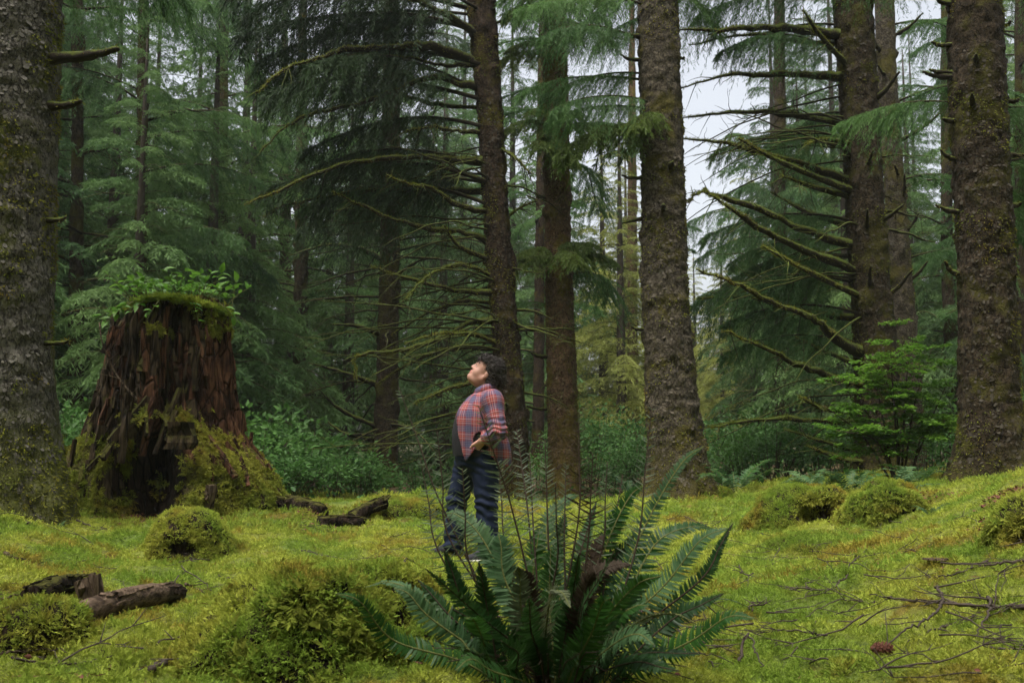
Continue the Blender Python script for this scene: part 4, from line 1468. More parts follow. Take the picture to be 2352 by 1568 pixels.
GLOW_TINTED = []  # crown copies whose lighter needles carry the gap's painted glow
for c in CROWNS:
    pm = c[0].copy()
    pm.materials[0] = M['needle_glow_tint']
    GLOW_TINTED.append((pm, c[1], c[2]))


def bg_tree(px, depth, kind, s, group, label):
    x = (px - 1176) / FPX * depth
    root = thing('spruce_tree', (x, depth, gz(x, depth) if depth < 60 else 0.3), label, 'tree', group)
    for nm, me in zip(('crown', 'bare_limbs', 'trunk'), (GLOW_TINTED if 'bright' in group else CROWNS)[kind]):
        o = link(nm, me, root)
        o.scale = (s, s, s * rb.uniform(0.92, 1.1))
        o.rotation_euler = (0, 0, rb.uniform(0, 6.28))
        if nm == 'bare_limbs':
            o['kind'] = 'stuff'
    return root


ZONES = (
    ('spruces behind the stump', 'full green spruce', -300, 640,
     [(20, 20, 1, .8), (120, 25, 0, .9), (240, 21, 3, .9), (200, 31, 0, 1.), (430, 35, 1, 1.05), (345, 27, 0, .8), (560, 27, 0, .9), (-120, 22, 0, .9), (-250, 33, 2, 1.1), (640, 33, 3, 1.), (80, 18.5, 3, .8), (300, 17.5, 3, .62), (470, 20.5, 3, .8), (570, 22, 3, .8), (60, 29, 2, 1.)]),
    ('spruces behind the person', 'hazy green spruce', 640, 1330,
     [(760, 31, 1, .9), (840, 37, 2, 1.), (980, 32, 3, 1.), (1060, 40, 0, 1.1), (1180, 36, 1, 1.), (1240, 46, 0, 1.0), (1020, 51, 2, 1.2), (890, 50, 0, 1.2), (790, 25, 3, .8), (1010, 27, 3, .85), (1140, 44, 3, 1.2), (1270, 34, 3, 1.)]),
    ('spruces in the bright gap', 'spruce with painted yellow glow', 1330, 1760,
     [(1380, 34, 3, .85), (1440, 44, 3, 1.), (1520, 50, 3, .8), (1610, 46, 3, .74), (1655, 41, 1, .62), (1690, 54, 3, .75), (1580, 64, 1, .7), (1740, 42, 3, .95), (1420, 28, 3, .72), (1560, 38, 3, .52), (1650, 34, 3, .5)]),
    ('spruces behind the right trunks', 'grey green spruce', 1760, 2700,
     [(1800, 36, 1, .95), (1860, 44, 2, 1.), (1920, 34, 0, .95), (2010, 40, 1, 1.), (2100, 32, 3, 1.0), (2130, 48, 2, 1.), (2260, 30, 1, .95), (2330, 38, 0, 1.), (2420, 28, 0, .95), (2520, 36, 2, 1.), (2640, 30, 1, 1.), (1840, 28, 3, .85), (1960, 26, 3, .8), (2080, 25, 3, .75), (2300, 24, 3, .9), (2400, 44, 2, 1.2), (1720, 30, 3, .62)]),
)
LAND = ((-9999, 'beyond the left edge past the nearest trunk'), (0, 'behind the nearest trunk'), (110, 'behind the gap left of the stump'), (215, 'behind the left half of the stump'), (330, 'behind the middle of the stump'), (430, 'behind the right side of the stump'),
        (540, 'just right of the stump'), (640, 'behind the straight dark trunk'), (730, 'between the straight dark trunk and the crossing branches'), (850, 'behind the trunk with crossing branches'), (950, 'behind the face of the person'), (1100, 'behind the branchy trunk'),
        (1210, 'behind the slender red trunk'), (1335, 'in the opening left of the centre trunk'), (1470, 'behind the centre trunk'), (1610, 'under the white sky gap'), (1730, 'behind the tips of the long mossy branches'), (1840, 'behind the long mossy branches'),
        (1950, 'behind the branchy right trunk'), (2060, 'behind the airy shrub'), (2200, 'behind the far right trunk'), (2360, 'past the right edge behind the slope'))
NTH = ('nearest', 'second', 'third', 'fourth', 'fifth', 'sixth', 'seventh')


def rank_labels(items, look):
    """items: (px, depth, object): each label says where it stands and which one it is from the front there"""
    cells = {}
    for px, d, o in items:
        w = [n for x, n in LAND if px >= x][-1]
        cells.setdefault(w, []).append((d, o))
    for w, lst in cells.items():
        for i, (d, o) in enumerate(sorted(lst, key=lambda q: q[0])):
            o['label'] = look + ' ' + w + ('' if len(lst) == 1 else ', the ' + NTH[min(i, 6)] + ' there')


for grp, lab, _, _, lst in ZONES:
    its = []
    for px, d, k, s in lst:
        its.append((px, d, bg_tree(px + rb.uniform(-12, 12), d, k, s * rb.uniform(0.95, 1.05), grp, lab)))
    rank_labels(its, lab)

# unseen wood behind and beside the viewer, added to block low sky light
rq = np.random.default_rng(61)
wmb = MB()
for k in range(46):
    a = rq.uniform(-0.35, math.pi + 0.35)
    d = rq.uniform(8.5, 22)
    cx, cy = math.cos(a) * d * 1.15, 4 - math.sin(a) * d
    H = rq.uniform(17, 25)
    zz = np.linspace(0, H, 8)
    tube(wmb, np.stack([0 * zz + cx, 0 * zz + cy, zz + .2], 1), .3 * (1 - zz / H * .9), 7, 1)
    m = 760
    z = H * rq.uniform(.08, 1, m) ** .9
    r = 3.6 * (1 - z / H * .85) * np.sqrt(rq.uniform(0, 1, m))
    b = rq.uniform(0, 6.28, m)
    p = np.stack([cx + np.cos(b) * r, cy + np.sin(b) * r, z], 1)
    blades(wmb, p, np.stack([np.cos(b), np.sin(b), -.3 + 0 * b], 1) + rq.normal(size=(m, 3)) * .4, rq.uniform(.6, 1.3, m), rq.uniform(.25, .5, m), rq)
tag(wmb.build('unseen_blocking_wood', [M['needle_far'], M['bark_far']], None, False), 'unseen spruce wood added behind the viewer to block sky light', None, None, 'stuff')

# ------------------------------------------------------------------ the old stump
SD = 10.6
SX0 = P(400, 1180, SD)[0]
SZ0 = gz(SX0, SD) - 0.05
stump = thing('tree_stump', (SX0, SD, SZ0), 'huge rotten red brown stump with a dark hollow at its foot, leaves growing on top', 'stump')
_prof = np.array([(640, 412, 118), (700, 412, 124), (780, 390, 147), (900, 388, 163), (1000, 382, 188), (1080, 388, 230), (1150, 398, 258), (1240, 402, 285)], float)
_pz = np.array([P(c, y, SD)[2] for y, c, h in _prof])
_pc = np.array([P(c, y, SD)[0] for y, c, h in _prof])
_ph = np.array([h * pxm(y, SD) for y, c, h in _prof]) * np.array([.86, .86, .89, .92, .95, 1, 1, 1])
ZTOP = P(412, 705, SD)[2]


def PF(px, py):
    return P(px, py, SD - .85)


def stump_pt(th, z):
    """surface of the stump; th = 0 is its right side, -90 deg its front"""
    th, z = np.asarray(th, float), np.asarray(z, float)
    h = np.interp(z, _pz[::-1], _ph[::-1])
    cx = np.interp(z, _pz[::-1], _pc[::-1])
    low = np.clip((SZ0 + 1.1 - z) / 1.1, 0, 1)
    n3 = np.stack([np.cos(th) * 2.0, np.sin(th) * 2.0, z * 0.35], -1)
    r = h * (1 + 0.07 * fbm(n3, 5, 3))
    r = r + 0.10 * low * np.cos(th * 5 + 0.9) + 0.05 * np.cos(th * 3 + 2.0) * low
    # long grooves down the wood
    gr = fbm(np.stack([np.cos(th) * 7, np.sin(th) * 7, z * 0.5], -1), 15, 4)
    r = r - 0.10 * np.clip(0.28 - np.abs(gr), 0, 1) / 0.28 * (1 - 0.4 * low)
    r = r + 0.03 * fbm(np.stack([np.cos(th) * 16, np.sin(th) * 16, z * 5], -1), 25, 3)
    xo = np.cos(th) * r + cx
    front = np.clip(-np.sin(th), 0, 1)
    # central split and the hollow
    sx = PF(372, 880)[0]
    sp = np.exp(-((xo - sx) / 0.10) ** 2) * front * np.clip((z - SZ0 - 0.6) / 0.4, 0, 1)
    r = r - 0.30 * sp
    hx, hz = PF(352, 1110)[0], SZ0 + 0.28
    e = ((xo - hx) / 0.33) ** 2 + ((z - hz) / 0.54) ** 2
    r = r - 0.55 * np.clip(1.15 - e, 0, 1) ** 0.6 * (front > 0.3) * front
    # the bulging root arch left of and over the hollow
    e2 = np.sqrt(((xo - hx) / 0.38) ** 2 + ((z - hz) / 0.62) ** 2)
    r = r + 0.16 * np.exp(-((e2 - 1.15) / 0.16) ** 2) * front * (z < SZ0 + 1.15)
    # mossy root running down to the right
    rx = np.interp(z, [SZ0, SZ0 + 0.3, SZ0 + 0.75], [PF(610, 1170)[0], PF(540, 1120)[0], PF(455, 1060)[0]])
    r = r + 0.30 * np.exp(-((xo - rx) / 0.17) ** 2) * front * np.clip((SZ0 + 0.85 - z) / 0.3, 0, 1)
    r = np.maximum(r, 0.18)
    return np.stack([cx + np.cos(th) * r, SD + np.sin(th) * r * 0.95, z], -1)


nth, nzz = 260, 150
TH, ZZ = np.meshgrid(np.linspace(0, 2 * math.pi, nth, endpoint=False), np.linspace(0, 1, nzz))
ztop = ZTOP - 0.42 * np.clip(np.cos(TH - math.pi * 0.95), 0, 1) ** 2 * (np.cos(TH) < -0.2) + 0.10 * fbm(np.stack([np.cos(TH) * 6, np.sin(TH) * 6, 0 * TH], -1), 35, 3)
SV = stump_pt(TH, SZ0 - 0.12 + (ztop - SZ0 + 0.12) * ZZ)
_ii = np.arange(nzz - 1)[:, None] * nth
_jj = np.arange(nth)[None]
SQ = np.stack([_ii + _jj, _ii + (_jj + 1) % nth, _ii + nth + (_jj + 1) % nth, _ii + nth + _jj], -1).reshape(-1, 4)
SV2 = SV.reshape(-1, 3)
# right flank red, the rest brown and mossy
fc = SV2[SQ].mean(1)
redm = ((fc[:, 0] > PF(350, 900)[0] + 0.1 * np.sin(fc[:, 2] * 4)) & (fc[:, 2] > SZ0 + 0.55 - 0.6 * np.clip(fc[:, 0] - PF(480, 900)[0], 0, .6))).astype(int)
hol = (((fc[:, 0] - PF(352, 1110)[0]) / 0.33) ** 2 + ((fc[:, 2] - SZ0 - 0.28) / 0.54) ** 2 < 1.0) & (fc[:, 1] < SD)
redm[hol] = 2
smb = MB()
smb.v, smb.n = [SV2], len(SV2)
smb.q, smb.qm = [SQ], [redm]
rim = SV2[-nth:]
inner = rim * np.array((0.5, 0.5, 1)) + np.array((_pc[1], SD, 0)) * np.array((0.5, 0.5, 0)) + np.array((0, 0, 0.06))
ci = len(SV2)
smb.add(np.concatenate([rim, inner, [[_pc[1], SD, ZTOP + 0.08]]]),
        [(j, (j + 1) % nth, nth + (j + 1) % nth, nth + j) for j in range(nth)], [(nth + j, nth + (j + 1) % nth, 2 * nth) for j in range(nth)], 1)
smb.build('trunk', [M['rot_brown'], M['rot_red'], M['rot_dark']], stump)


def slab(rng, w, l, t, taper=0.8):
    """a weathered sliver: long in Z, broad in X, thick in Y, uneven edges"""
    k = 5
    zz = np.linspace(-.5, .5, k) * l
    V = []
    for i, z in enumerate(zz):
        ww = w / 2 * (1 - (1 - taper) * abs(z) / (l / 2)) * rng.uniform(0.8, 1.15)
        o = rng.normal() * w * 0.07
        tt = t / 2 * rng.uniform(0.7, 1.2)
        V += [(-ww + o, -tt, z), (ww + o, -tt * rng.uniform(.5, 1), z), (ww * .9 + o, tt, z), (-ww * .9 + o, tt, z)]
    Q = [(i * 4 + j, i * 4 + (j + 1) % 4, i * 4 + 4 + (j + 1) % 4, i * 4 + 4 + j) for i in range(k - 1) for j in range(4)]
    Q += [(3, 2, 1, 0), (k * 4 - 4, k * 4 - 3, k * 4 - 2, k * 4 - 1)]
    return MB().add(np.array(V), Q)


rs = np.random.default_rng(8)
STR = {}
for key, mt in (('red', 'rot_red'), ('brown', 'rot_brown'), ('dark', 'rot_dark')):
    STR[key] = [slab(rs, 1, 1, 1, 0.75).mesh('wood_strip', M[mt], False) for _ in range(5)]


def on_stump(th, z):
    p = stump_pt(np.array([th, th + 0.04, th]), np.array([z, z, z + 0.05]))
    tx, tz = norm(p[1] - p[0]), norm(p[2] - p[0])
    nn = norm(np.cross(tx, tz))
    tz = norm(np.cross(nn, tx))
    return p[0], np.stack([tx, nn, tz], 1)


for i in range(210):
    th = rs.uniform(-math.pi * 1.02, 0.15)
    z = SZ0 + rs.uniform(0.35, ZTOP - SZ0 - 0.08)
    p, rot = on_stump(th, z)
    right = p[0] > PF(430, 900)[0]
    e = ((p[0] - PF(352, 1110)[0]) / 0.36) ** 2 + ((z - SZ0 - 0.28) / 0.60) ** 2
    if e < 1.0 and rs.uniform() < 0.96:
        continue
    if right:
        w, l, t = rs.uniform(.025, .10), rs.uniform(.08, .5) * rs.uniform(.5, 1.2), rs.uniform(.02, .06)
    else:
        w, l, t = rs.uniform(.03, .08), rs.uniform(.22, .75), rs.uniform(.03, .085)
    key = 'red' if (right or (rs.uniform() < .4 and z > SZ0 + .9)) else ('brown' if rs.uniform() < .8 else 'dark')
    if z + l / 2 > ZTOP + 0.02:
        l *= 0.6
    a = rs.normal() * 0.09
    rot = rot @ np.array([(math.cos(a), 0, math.sin(a)), (0, 1, 0), (-math.sin(a), 0, math.cos(a))])
    rot = rot @ np.diag((w, t, l))
    o = link('wood_strip', STR[key][rs.integers(5)], stump)
    put(o, M4(rot, p + rot[:, 1] / max(t, 1e-6) * 0.004 - np.array(parent_world(stump))))

# pale splinter, flat topped root block, slab at the foot, dead stick leaning on it
def stump_bit(px, py, w, l, t, mat, name, tilt=0.0, label=None, dz=0.0, out=0.03):
    tgt = P(px, py, SD - 0.8)
    best = None
    for th in np.linspace(-math.pi, 0, 90):
        p = stump_pt(np.array([th]), np.array([0.0 + P(px, py, SD - 0.85)[2]]))[0]
        q = P(px, py, p[1])
        d = abs(q[0] - p[0])
        if best is None or d < best[0]:
            best = (d, th, q[2])
    p, rot = on_stump(best[1], best[2])
    a = math.radians(tilt)
    rot = rot @ np.array([(math.cos(a), 0, math.sin(a)), (0, 1, 0), (-math.sin(a), 0, math.cos(a))])
    mb = slab(rs, w, l, t, 0.7)
    V, Q, T, m = mb.arrays()
    V = V @ rot.T + p + rot[:, 1] * out
    o = MB().add(V, Q).build(name, mat, stump, False)
    if label:
        o['label'] = label
    return o


stump_bit(292, 948, 0.075, 0.40, 0.04, M['wood_pale'], 'splinter', 8, 'pale grey upright splinter')
stump_bit(300, 900, 0.05, 0.30, 0.04, M['wood_pale'], 'splinter', -6)
stump_bit(372, 830, 0.05, 0.55, 0.05, M['rot_red'], 'splinter', 5)
stump_bit(332, 800, 0.06, 0.5, 0.05, M['rot_red'], 'splinter', -4)
_bp = P(418, 1000, SD - 1.05)
MB().add(slab(rs, .24, .26, .22, .95).arrays()[0] + _bp, slab(rs, .2, .2, .2).arrays()[1]).build('root_block', M['rot_brown'], stump, False)['label'] = 'mossy block with a flat top'
stump_bit(470, 1140, 0.15, 0.26, 0.06, M['wood_pale'], 'wood_slab', -4, 'bare brown slab at the foot', 0, 0.06)

keep = lambda p, n: (((p[:, 0] > PF(455, 1100)[0]) & (p[:, 2] < SZ0 + 0.62 - 0.5 * (p[:, 0] - PF(455, 1100)[0])) & (n[:, 1] < 0.3)) |
                     ((p[:, 2] > ZTOP - 0.34) & (fbm(p * 3.0, 6, 3) + (p[:, 0] - _pc[1]) * 0.5 > 0.02)) | ((p[:, 0] < PF(300, 1100)[0]) & (p[:, 2] < SZ0 + .8) & (fbm(p * 3.4, 9, 3) > -.02)) | ((p[:, 2] < SZ0 + 1.1) & (n[:, 2] > 0.35) & (fbm(p * 4, 8, 3) > 0.0))) & (n[:, 1] < 0.6)
p, n = surf_points(SV2, SQ, 800, rs, keep)
moss_cover(p, norm(n + np.array((0, 0, .3)) + rs.normal(size=p.shape) * .3), np.full(len(p), 1.0), M['moss_och'], stump, TUFTS_HANG, 'moss', rs)
# moss cap
capp = np.stack([_pc[1] + (rs.uniform(-1, 1, 2600)) * 0.54, SD + rs.uniform(-1, 1, 2600) * 0.58, np.zeros(2600)], 1)
capp = capp[((capp[:, 0] - _pc[1]) / .52) ** 2 + ((capp[:, 1] - SD) / .57) ** 2 < 1]
capp[:, 2] = ZTOP + 0.04 - 0.14 * ((capp[:, 0] - _pc[1]) / .6) ** 2
moss_cover(capp, norm(np.array((0, 0, 1.0)) + rs.normal(size=capp.shape) * .4), np.full(len(capp), 1.3), M['moss'], stump, None, 'moss', rs)


# ------------------------------------------------------------------ leaves
def leaf_mb(l=1.0, w=0.5, fold=0.12, curl=0.15, m=0):
    u = np.array([0, .12, .35, .62, .85, 1.0])
    ww = w / 2 * np.array([0.02, .55, 1.0, .85, .42, 0.02])
    V = []
    for a, b in zip(u, ww):
        z = -curl * a ** 2 * l
        V += [(a * l, -b, z + fold * b), (a * l, 0, z), (a * l, b, z + fold * b)]
    Q = []
    for i in range(5):
        for j in range(2):
            Q.append((i * 3 + j, i * 3 + j + 1, i * 3 + 4 + j, i * 3 + 3 + j))
    return MB().add(np.array(V), Q, None, m)


LEAFV, LEAFQ, _, _ = leaf_mb(1, .58, .5, .12).arrays()


def leaves_into(mb, pos, dirs, size, rng, m=0, roll=0.5):
    """many broad leaves as geometry of one mesh"""
    n = len(pos)
    d = norm(dirs)
    up = norm(np.array((0, 0, 1.0)) + rng.normal(size=(n, 3)) * roll)
    y = norm(np.cross(up, d))
    z = np.cross(d, y)
    s = np.broadcast_to(np.asarray(size, float), (n,))[:, None, None]
    V = pos[:, None] + s * (LEAFV[None, :, :1] * d[:, None] + LEAFV[None, :, 1:2] * y[:, None] + LEAFV[None, :, 2:] * z[:, None])
    k = len(LEAFV)
    Q = (np.arange(n) * k)[:, None, None] + LEAFQ[None]
    mb.add(V.reshape(-1, 3), Q.reshape(-1, 4), None, m)


# salal growing on the stump: every leaf a part
plant = thing('salal_plant', (_pc[1], SD, ZTOP + 0.08), 'bright green broad leaved plant growing on top of the old stump', 'plant')
lm = [leaf_mb(1, w, .5, c).mesh('leaf', M['salal'], True) for w, c in ((.55, .1), (.62, .25), (.5, .4))]
pl0 = np.array(parent_world(plant))
cnt = 0
for sidx in range(68):
    a = rs.uniform(0, 6.28)
    rr = rs.uniform(0, 0.58)
    b = np.array((_pc[1] + math.cos(a) * rr * 1.05, SD + math.sin(a) * rr * .95, ZTOP + 0.04))
    out = np.array((math.cos(a) * rr * 1.5 + rs.normal() * .35, math.sin(a) * rr * 1.5 + rs.normal() * .35 - 0.15, rs.uniform(0.5, 1.5)))
    if sidx < 9:
        a = rs.uniform(-2.9, -0.2)
        b = np.array((_pc[1] + math.cos(a) * .58, SD + math.sin(a) * .55, ZTOP + 0.0))
        out = np.array((math.cos(a), math.sin(a), -.5)) * .7
    L = rs.uniform(0.22, 0.5)
    t = np.linspace(0, 1, 6)[:, None]
    pth = b + norm(out) * L * t + np.array((0, 0, -0.25)) * L * t ** 2
    mb = MB()
    tube(mb, pth, np.linspace(.005, .002, 6), 4, 0, False)
    mb.build('stem', M['rachis_green'], plant)
    for k in range(5 if sidx % 4 else 4):
        u = rs.uniform(0.25, 1.0)
        p = b + norm(out) * L * u + np.array((0, 0, -0.25)) * L * u ** 2
        d = norm(out) * .5 + np.array((rs.normal() * .8, rs.normal() * .8 - .15, rs.uniform(-.25, .45)))
        o = link('leaf', lm[rs.integers(3)], plant)
        rot = basis(d, norm(np.array((rs.normal() * .4, rs.normal() * .4 - .25, 1.0))))
        put(o, M4(rot, p - pl0, rs.uniform(0.065, 0.118)))
        cnt += 1

# thin dead stem leaning on the stump's left face
_s = thing('dead_stick', (P(225, 760, SD - 0.95)), 'thin grey dead stem leaning down across the left face of the stump', 'stick')
mb = MB()
pth = spline([P(228, 740, SD - .75), P(236, 790, SD - .88), P(262, 850, SD - .9), P(290, 890, SD - .92), P(316, 918, SD - .92)], 16)
tube(mb, pth, np.linspace(.006, .011, 16), 5)
for i in range(14):
    k = rs.integers(1, 14)
    q = pth[k] + np.linspace(0, 1, 4)[:, None] * np.array((rs.normal() * .14, rs.normal() * .05, rs.uniform(-.05, .2)))
    tube(mb, q, np.linspace(.004, .0015, 4), 3, 0, False)
mb.build('stem', M['wood_pale'], _s)

# ------------------------------------------------------------------ undergrowth
def bush_meshes(seed, rx, rz, n, leaf, mat, stems=12, layered=False):
    rng = np.random.default_rng(seed)
    f, s = MB(), MB()
    tips = []
    for k in range(stems):
        a = rng.uniform(0, 6.28)
        rr = rx * math.sqrt(rng.uniform(0, 1)) * 0.95
        h = rz * (1 - 0.55 * (rr / rx) ** 2) * rng.uniform(0.7, 1.1)
        b = np.array((math.cos(a) * rr * .35, math.sin(a) * rr * .35, -0.05))
        tip = np.array((math.cos(a) * rr, math.sin(a) * rr, h))
        mid = (b + tip) / 2 + np.array((0, 0, h * .22)) + rng.normal(size=3) * 0.05
        pth = spline([b, mid, tip], 9)
        tube(s, pth, np.linspace(.010, .003, 9), 4, 0, False)
        tips.append(pth)
    pk = rng.integers(0, stems, n)
    u = rng.uniform(0.25, 1.0, n) ** 0.7
    T = np.array(tips)
    ix = (u * 7.999).astype(int)
    p = T[pk, ix]
    off = rng.normal(size=(n, 3)) * np.array((.16, .16, .10)) * (rx / .8)
    if layered:
        off[:, 2] *= 0.35
    p = p + off
    p[:, 2] = np.maximum(p[:, 2], 0.03)
    d = norm(off + rng.normal(size=(n, 3)) * .08) + np.array((0, 0, .05)) + norm(p * np.array((1, 1, .2))) * .4
    leaves_into(f, p, d, leaf * rng.uniform(0.6, 1.3, n), rng, 0, 0.45)
    return f.mesh('foliage', mat, True), s.mesh('stems', M['rachis'])


BUSH = [bush_meshes(300 + k, 0.85, 1.05, 700, 0.105, M['salal_dark'], 16) for k in range(3)]
BUSHL = [bush_meshes(320 + k, 0.9, 1.25, 950, 0.080, M['salal_dark'], 18) for k in range(2)]


BUSHES = {}


def bush(px, depth, s, label, group, kind=0, name='leafy_bush', sz=1.0):
    x = (px - 1176) / FPX * depth
    r_ = thing(name, (x, depth, gz(x, depth)), label, 'bush', group)
    BUSHES.setdefault(group, []).append((px, depth, r_))
    f, st = (BUSH + BUSHL)[kind]
    for nm, me in (('foliage', f), ('stems', st)):
        o = link(nm, me, r_)
        o.scale = (s, s, s * sz)
        o.rotation_euler = (0, 0, rb.uniform(0, 6.28))
        if nm == 'foliage':
            tag(o, None, None, None, 'stuff')
    return r_


for px, d, s in ((585, 15.5, 1.1), (640, 17, 1.2), (690, 15.2, .75), (760, 14.8, .65), (820, 15.4, .7), (720, 18, 1.1), (880, 17.5, .6), (600, 19.5, 1.3), (960, 16.5, .55), (800, 19.5, .9), (1010, 17.5, .5), (660, 14.3, .6)):
    bush(px + rb.uniform(-8, 8), d, s, 'dark glossy low bush in the shade between the stump and the person', 'dark bushes behind the mossy clearing', int(rb.integers(3)), 'leafy_bush', 0.95)
for px, d, s in ((125, 13.5, .9), (165, 15, 1.0), (205, 14.5, .8), (150, 19, 1.3), (235, 18, 1.2)):
    bush(px, d, s, 'green bush in the gap between the nearest trunk and the stump', 'bushes left of the stump', int(rb.integers(3)))
for px, d, s in ((1650, 17.5, .75), (1710, 16.5, .8), (1770, 16, .85), (1830, 17, .9), (1690, 19.5, 1.0), (1880, 16.2, .8), (1750, 19, 1.0), (1940, 17, .8), (1640, 22, 1.2), (2130, 15.5, .8), (2060, 18, .8)):
    bush(px, d, s, 'pale green small leaved bush behind the two hollow moss mounds', 'bushes behind the right moss mounds', int(rb.integers(3, 5)))
for px, d, s in ((1360, 19, .75), (1400, 21, .9), (1440, 18.5, .7), (1470, 20, .9), (1380, 24, 1.2), (1230, 20, .7), (1330, 25, 1.2), (1450, 25, 1.2)):
    bush(px, d, s, 'light green bush in the opening left of the centre trunk', 'bushes left of the centre trunk', int(rb.integers(3, 5)))
for px, d, s in ((2330, 14, .8), (2345, 17, 1.3), (2290, 19, 1.2)):
    bush(px, d, s, 'bush rising behind the far right trunk', 'bushes behind the far right trunk', int(rb.integers(3, 5)))

for g_, look in (('dark bushes behind the mossy clearing', 'dark glossy low bush'), ('bushes left of the stump', 'broad leaved green bush'), ('bushes behind the right moss mounds', 'pale small leaved bush'), ('bushes left of the centre trunk', 'light green low bush'), ('bushes behind the far right trunk', 'dense green bush')):
    rank_labels(BUSHES[g_], look)

# ground hugging cover of the far forest floor
rc = np.random.default_rng(5)
n = 5200
yy = rc.uniform(13.5, 34, n)
xx = (rc.uniform(-350, 2700, n) - 1176) / FPX * yy
hh = np.abs(rc.normal(size=n)) * 0.22 * np.clip((yy - 12) / 6, .3, 1.2)
zz = G(xx, yy, False)
cov = MB()
dd = rc.normal(size=(n, 3)) + np.array((0, -.2, .2))
leaves_into(cov, np.stack([xx, yy, zz + hh], 1), dd, rc.uniform(.06, .13, n) * (1 + (yy - 13) / 30), rc, 0, .5)
tag(cov.build('ground_cover', M['salal_dark']), 'low leafy ground cover over the forest floor behind the clearing', None, None, 'stuff')

# ------------------------------------------------------------------ the vine maple like shrub at the right: flat sprays of small fresh leaves
hx, hy_ = P(2045, 1090, 12.4)[0], 12.4
hz = gz(hx, hy_)
shrub = thing('leafy_shrub', (hx, hy_, hz), 'tall airy shrub of small bright green leaves before the branchy right trunk', 'shrub')
rh = np.random.default_rng(21)
FH = MB()
stems = [(2070, 1085, 2080, 900, 2095, 740), (2075, 1080, 2100, 930, 2140, 800), (2050, 1085, 2020, 920, 1985, 820), (2060, 1085, 2000, 960, 1915, 870), (2085, 1085, 2140, 960, 2175, 880), (2065, 1085, 2050, 880, 2045, 790), (2045, 1085, 1980, 1000, 1890, 930), (2090, 1085, 2120, 1000, 2180, 960), (2065, 1085, 2060, 960, 2030, 860), (2055, 1085, 2010, 1010, 1930, 990)]
for (a0, b0, a1, b1, a2, b2) in stems:
    dy = rh.uniform(-.5, .5)
    pth = spline([P(a0, b0, hy_) - np.array((0, 0, .1)), P(a1, b1, hy_ + dy * .5), P(a2, b2, hy_ + dy)], 16)
    mb = MB()
    tube(mb, pth, np.linspace(.016, .003, 16), 5)
    for k in range(17):
        i = rh.integers(4, 16)
        i = min(i, 15)
        az = rh.uniform(0, 6.28)
        L = rh.uniform(.2, .6) * (1.15 - 0.5 * i / 15)
        dv = np.array((math.cos(az), math.sin(az) * .9, rh.uniform(-.05, .35)))
        t = np.linspace(0, 1, 6)[:, None]
        sp = pth[i] + norm(dv) * L * t + np.array((0, 0, -.12)) * L * t ** 2
        tube(mb, sp, np.linspace(.005, .0015, 6), 3, 0, False)
        m = int(L * 170)
        u = rh.uniform(.1, 1.05, m)[:, None]
        pos = pth[i] + norm(dv) * L * u + np.array((0, 0, -.12)) * L * u ** 2
        flat = norm(np.cross(dv, (0, 0, 1.0)))
        sg = rh.choice([-1., 1.], m)[:, None]
        sub = rh.uniform(0, .17, m)[:, None] * (1.1 - u)
        pos = pos + flat * sg * sub + rh.normal(size=(m, 3)) * np.array((.012, .012, .010))
        leaves_into(FH, pos, flat * sg + norm(dv) * .6 + rh.normal(size=(m, 3)) * .3, rh.uniform(.038, .068, m), rh, 0, .28)
    mb.build('stem', M['rachis'], shrub)
tag(FH.build('foliage', M['huck'], shrub), None, None, None, 'stuff')

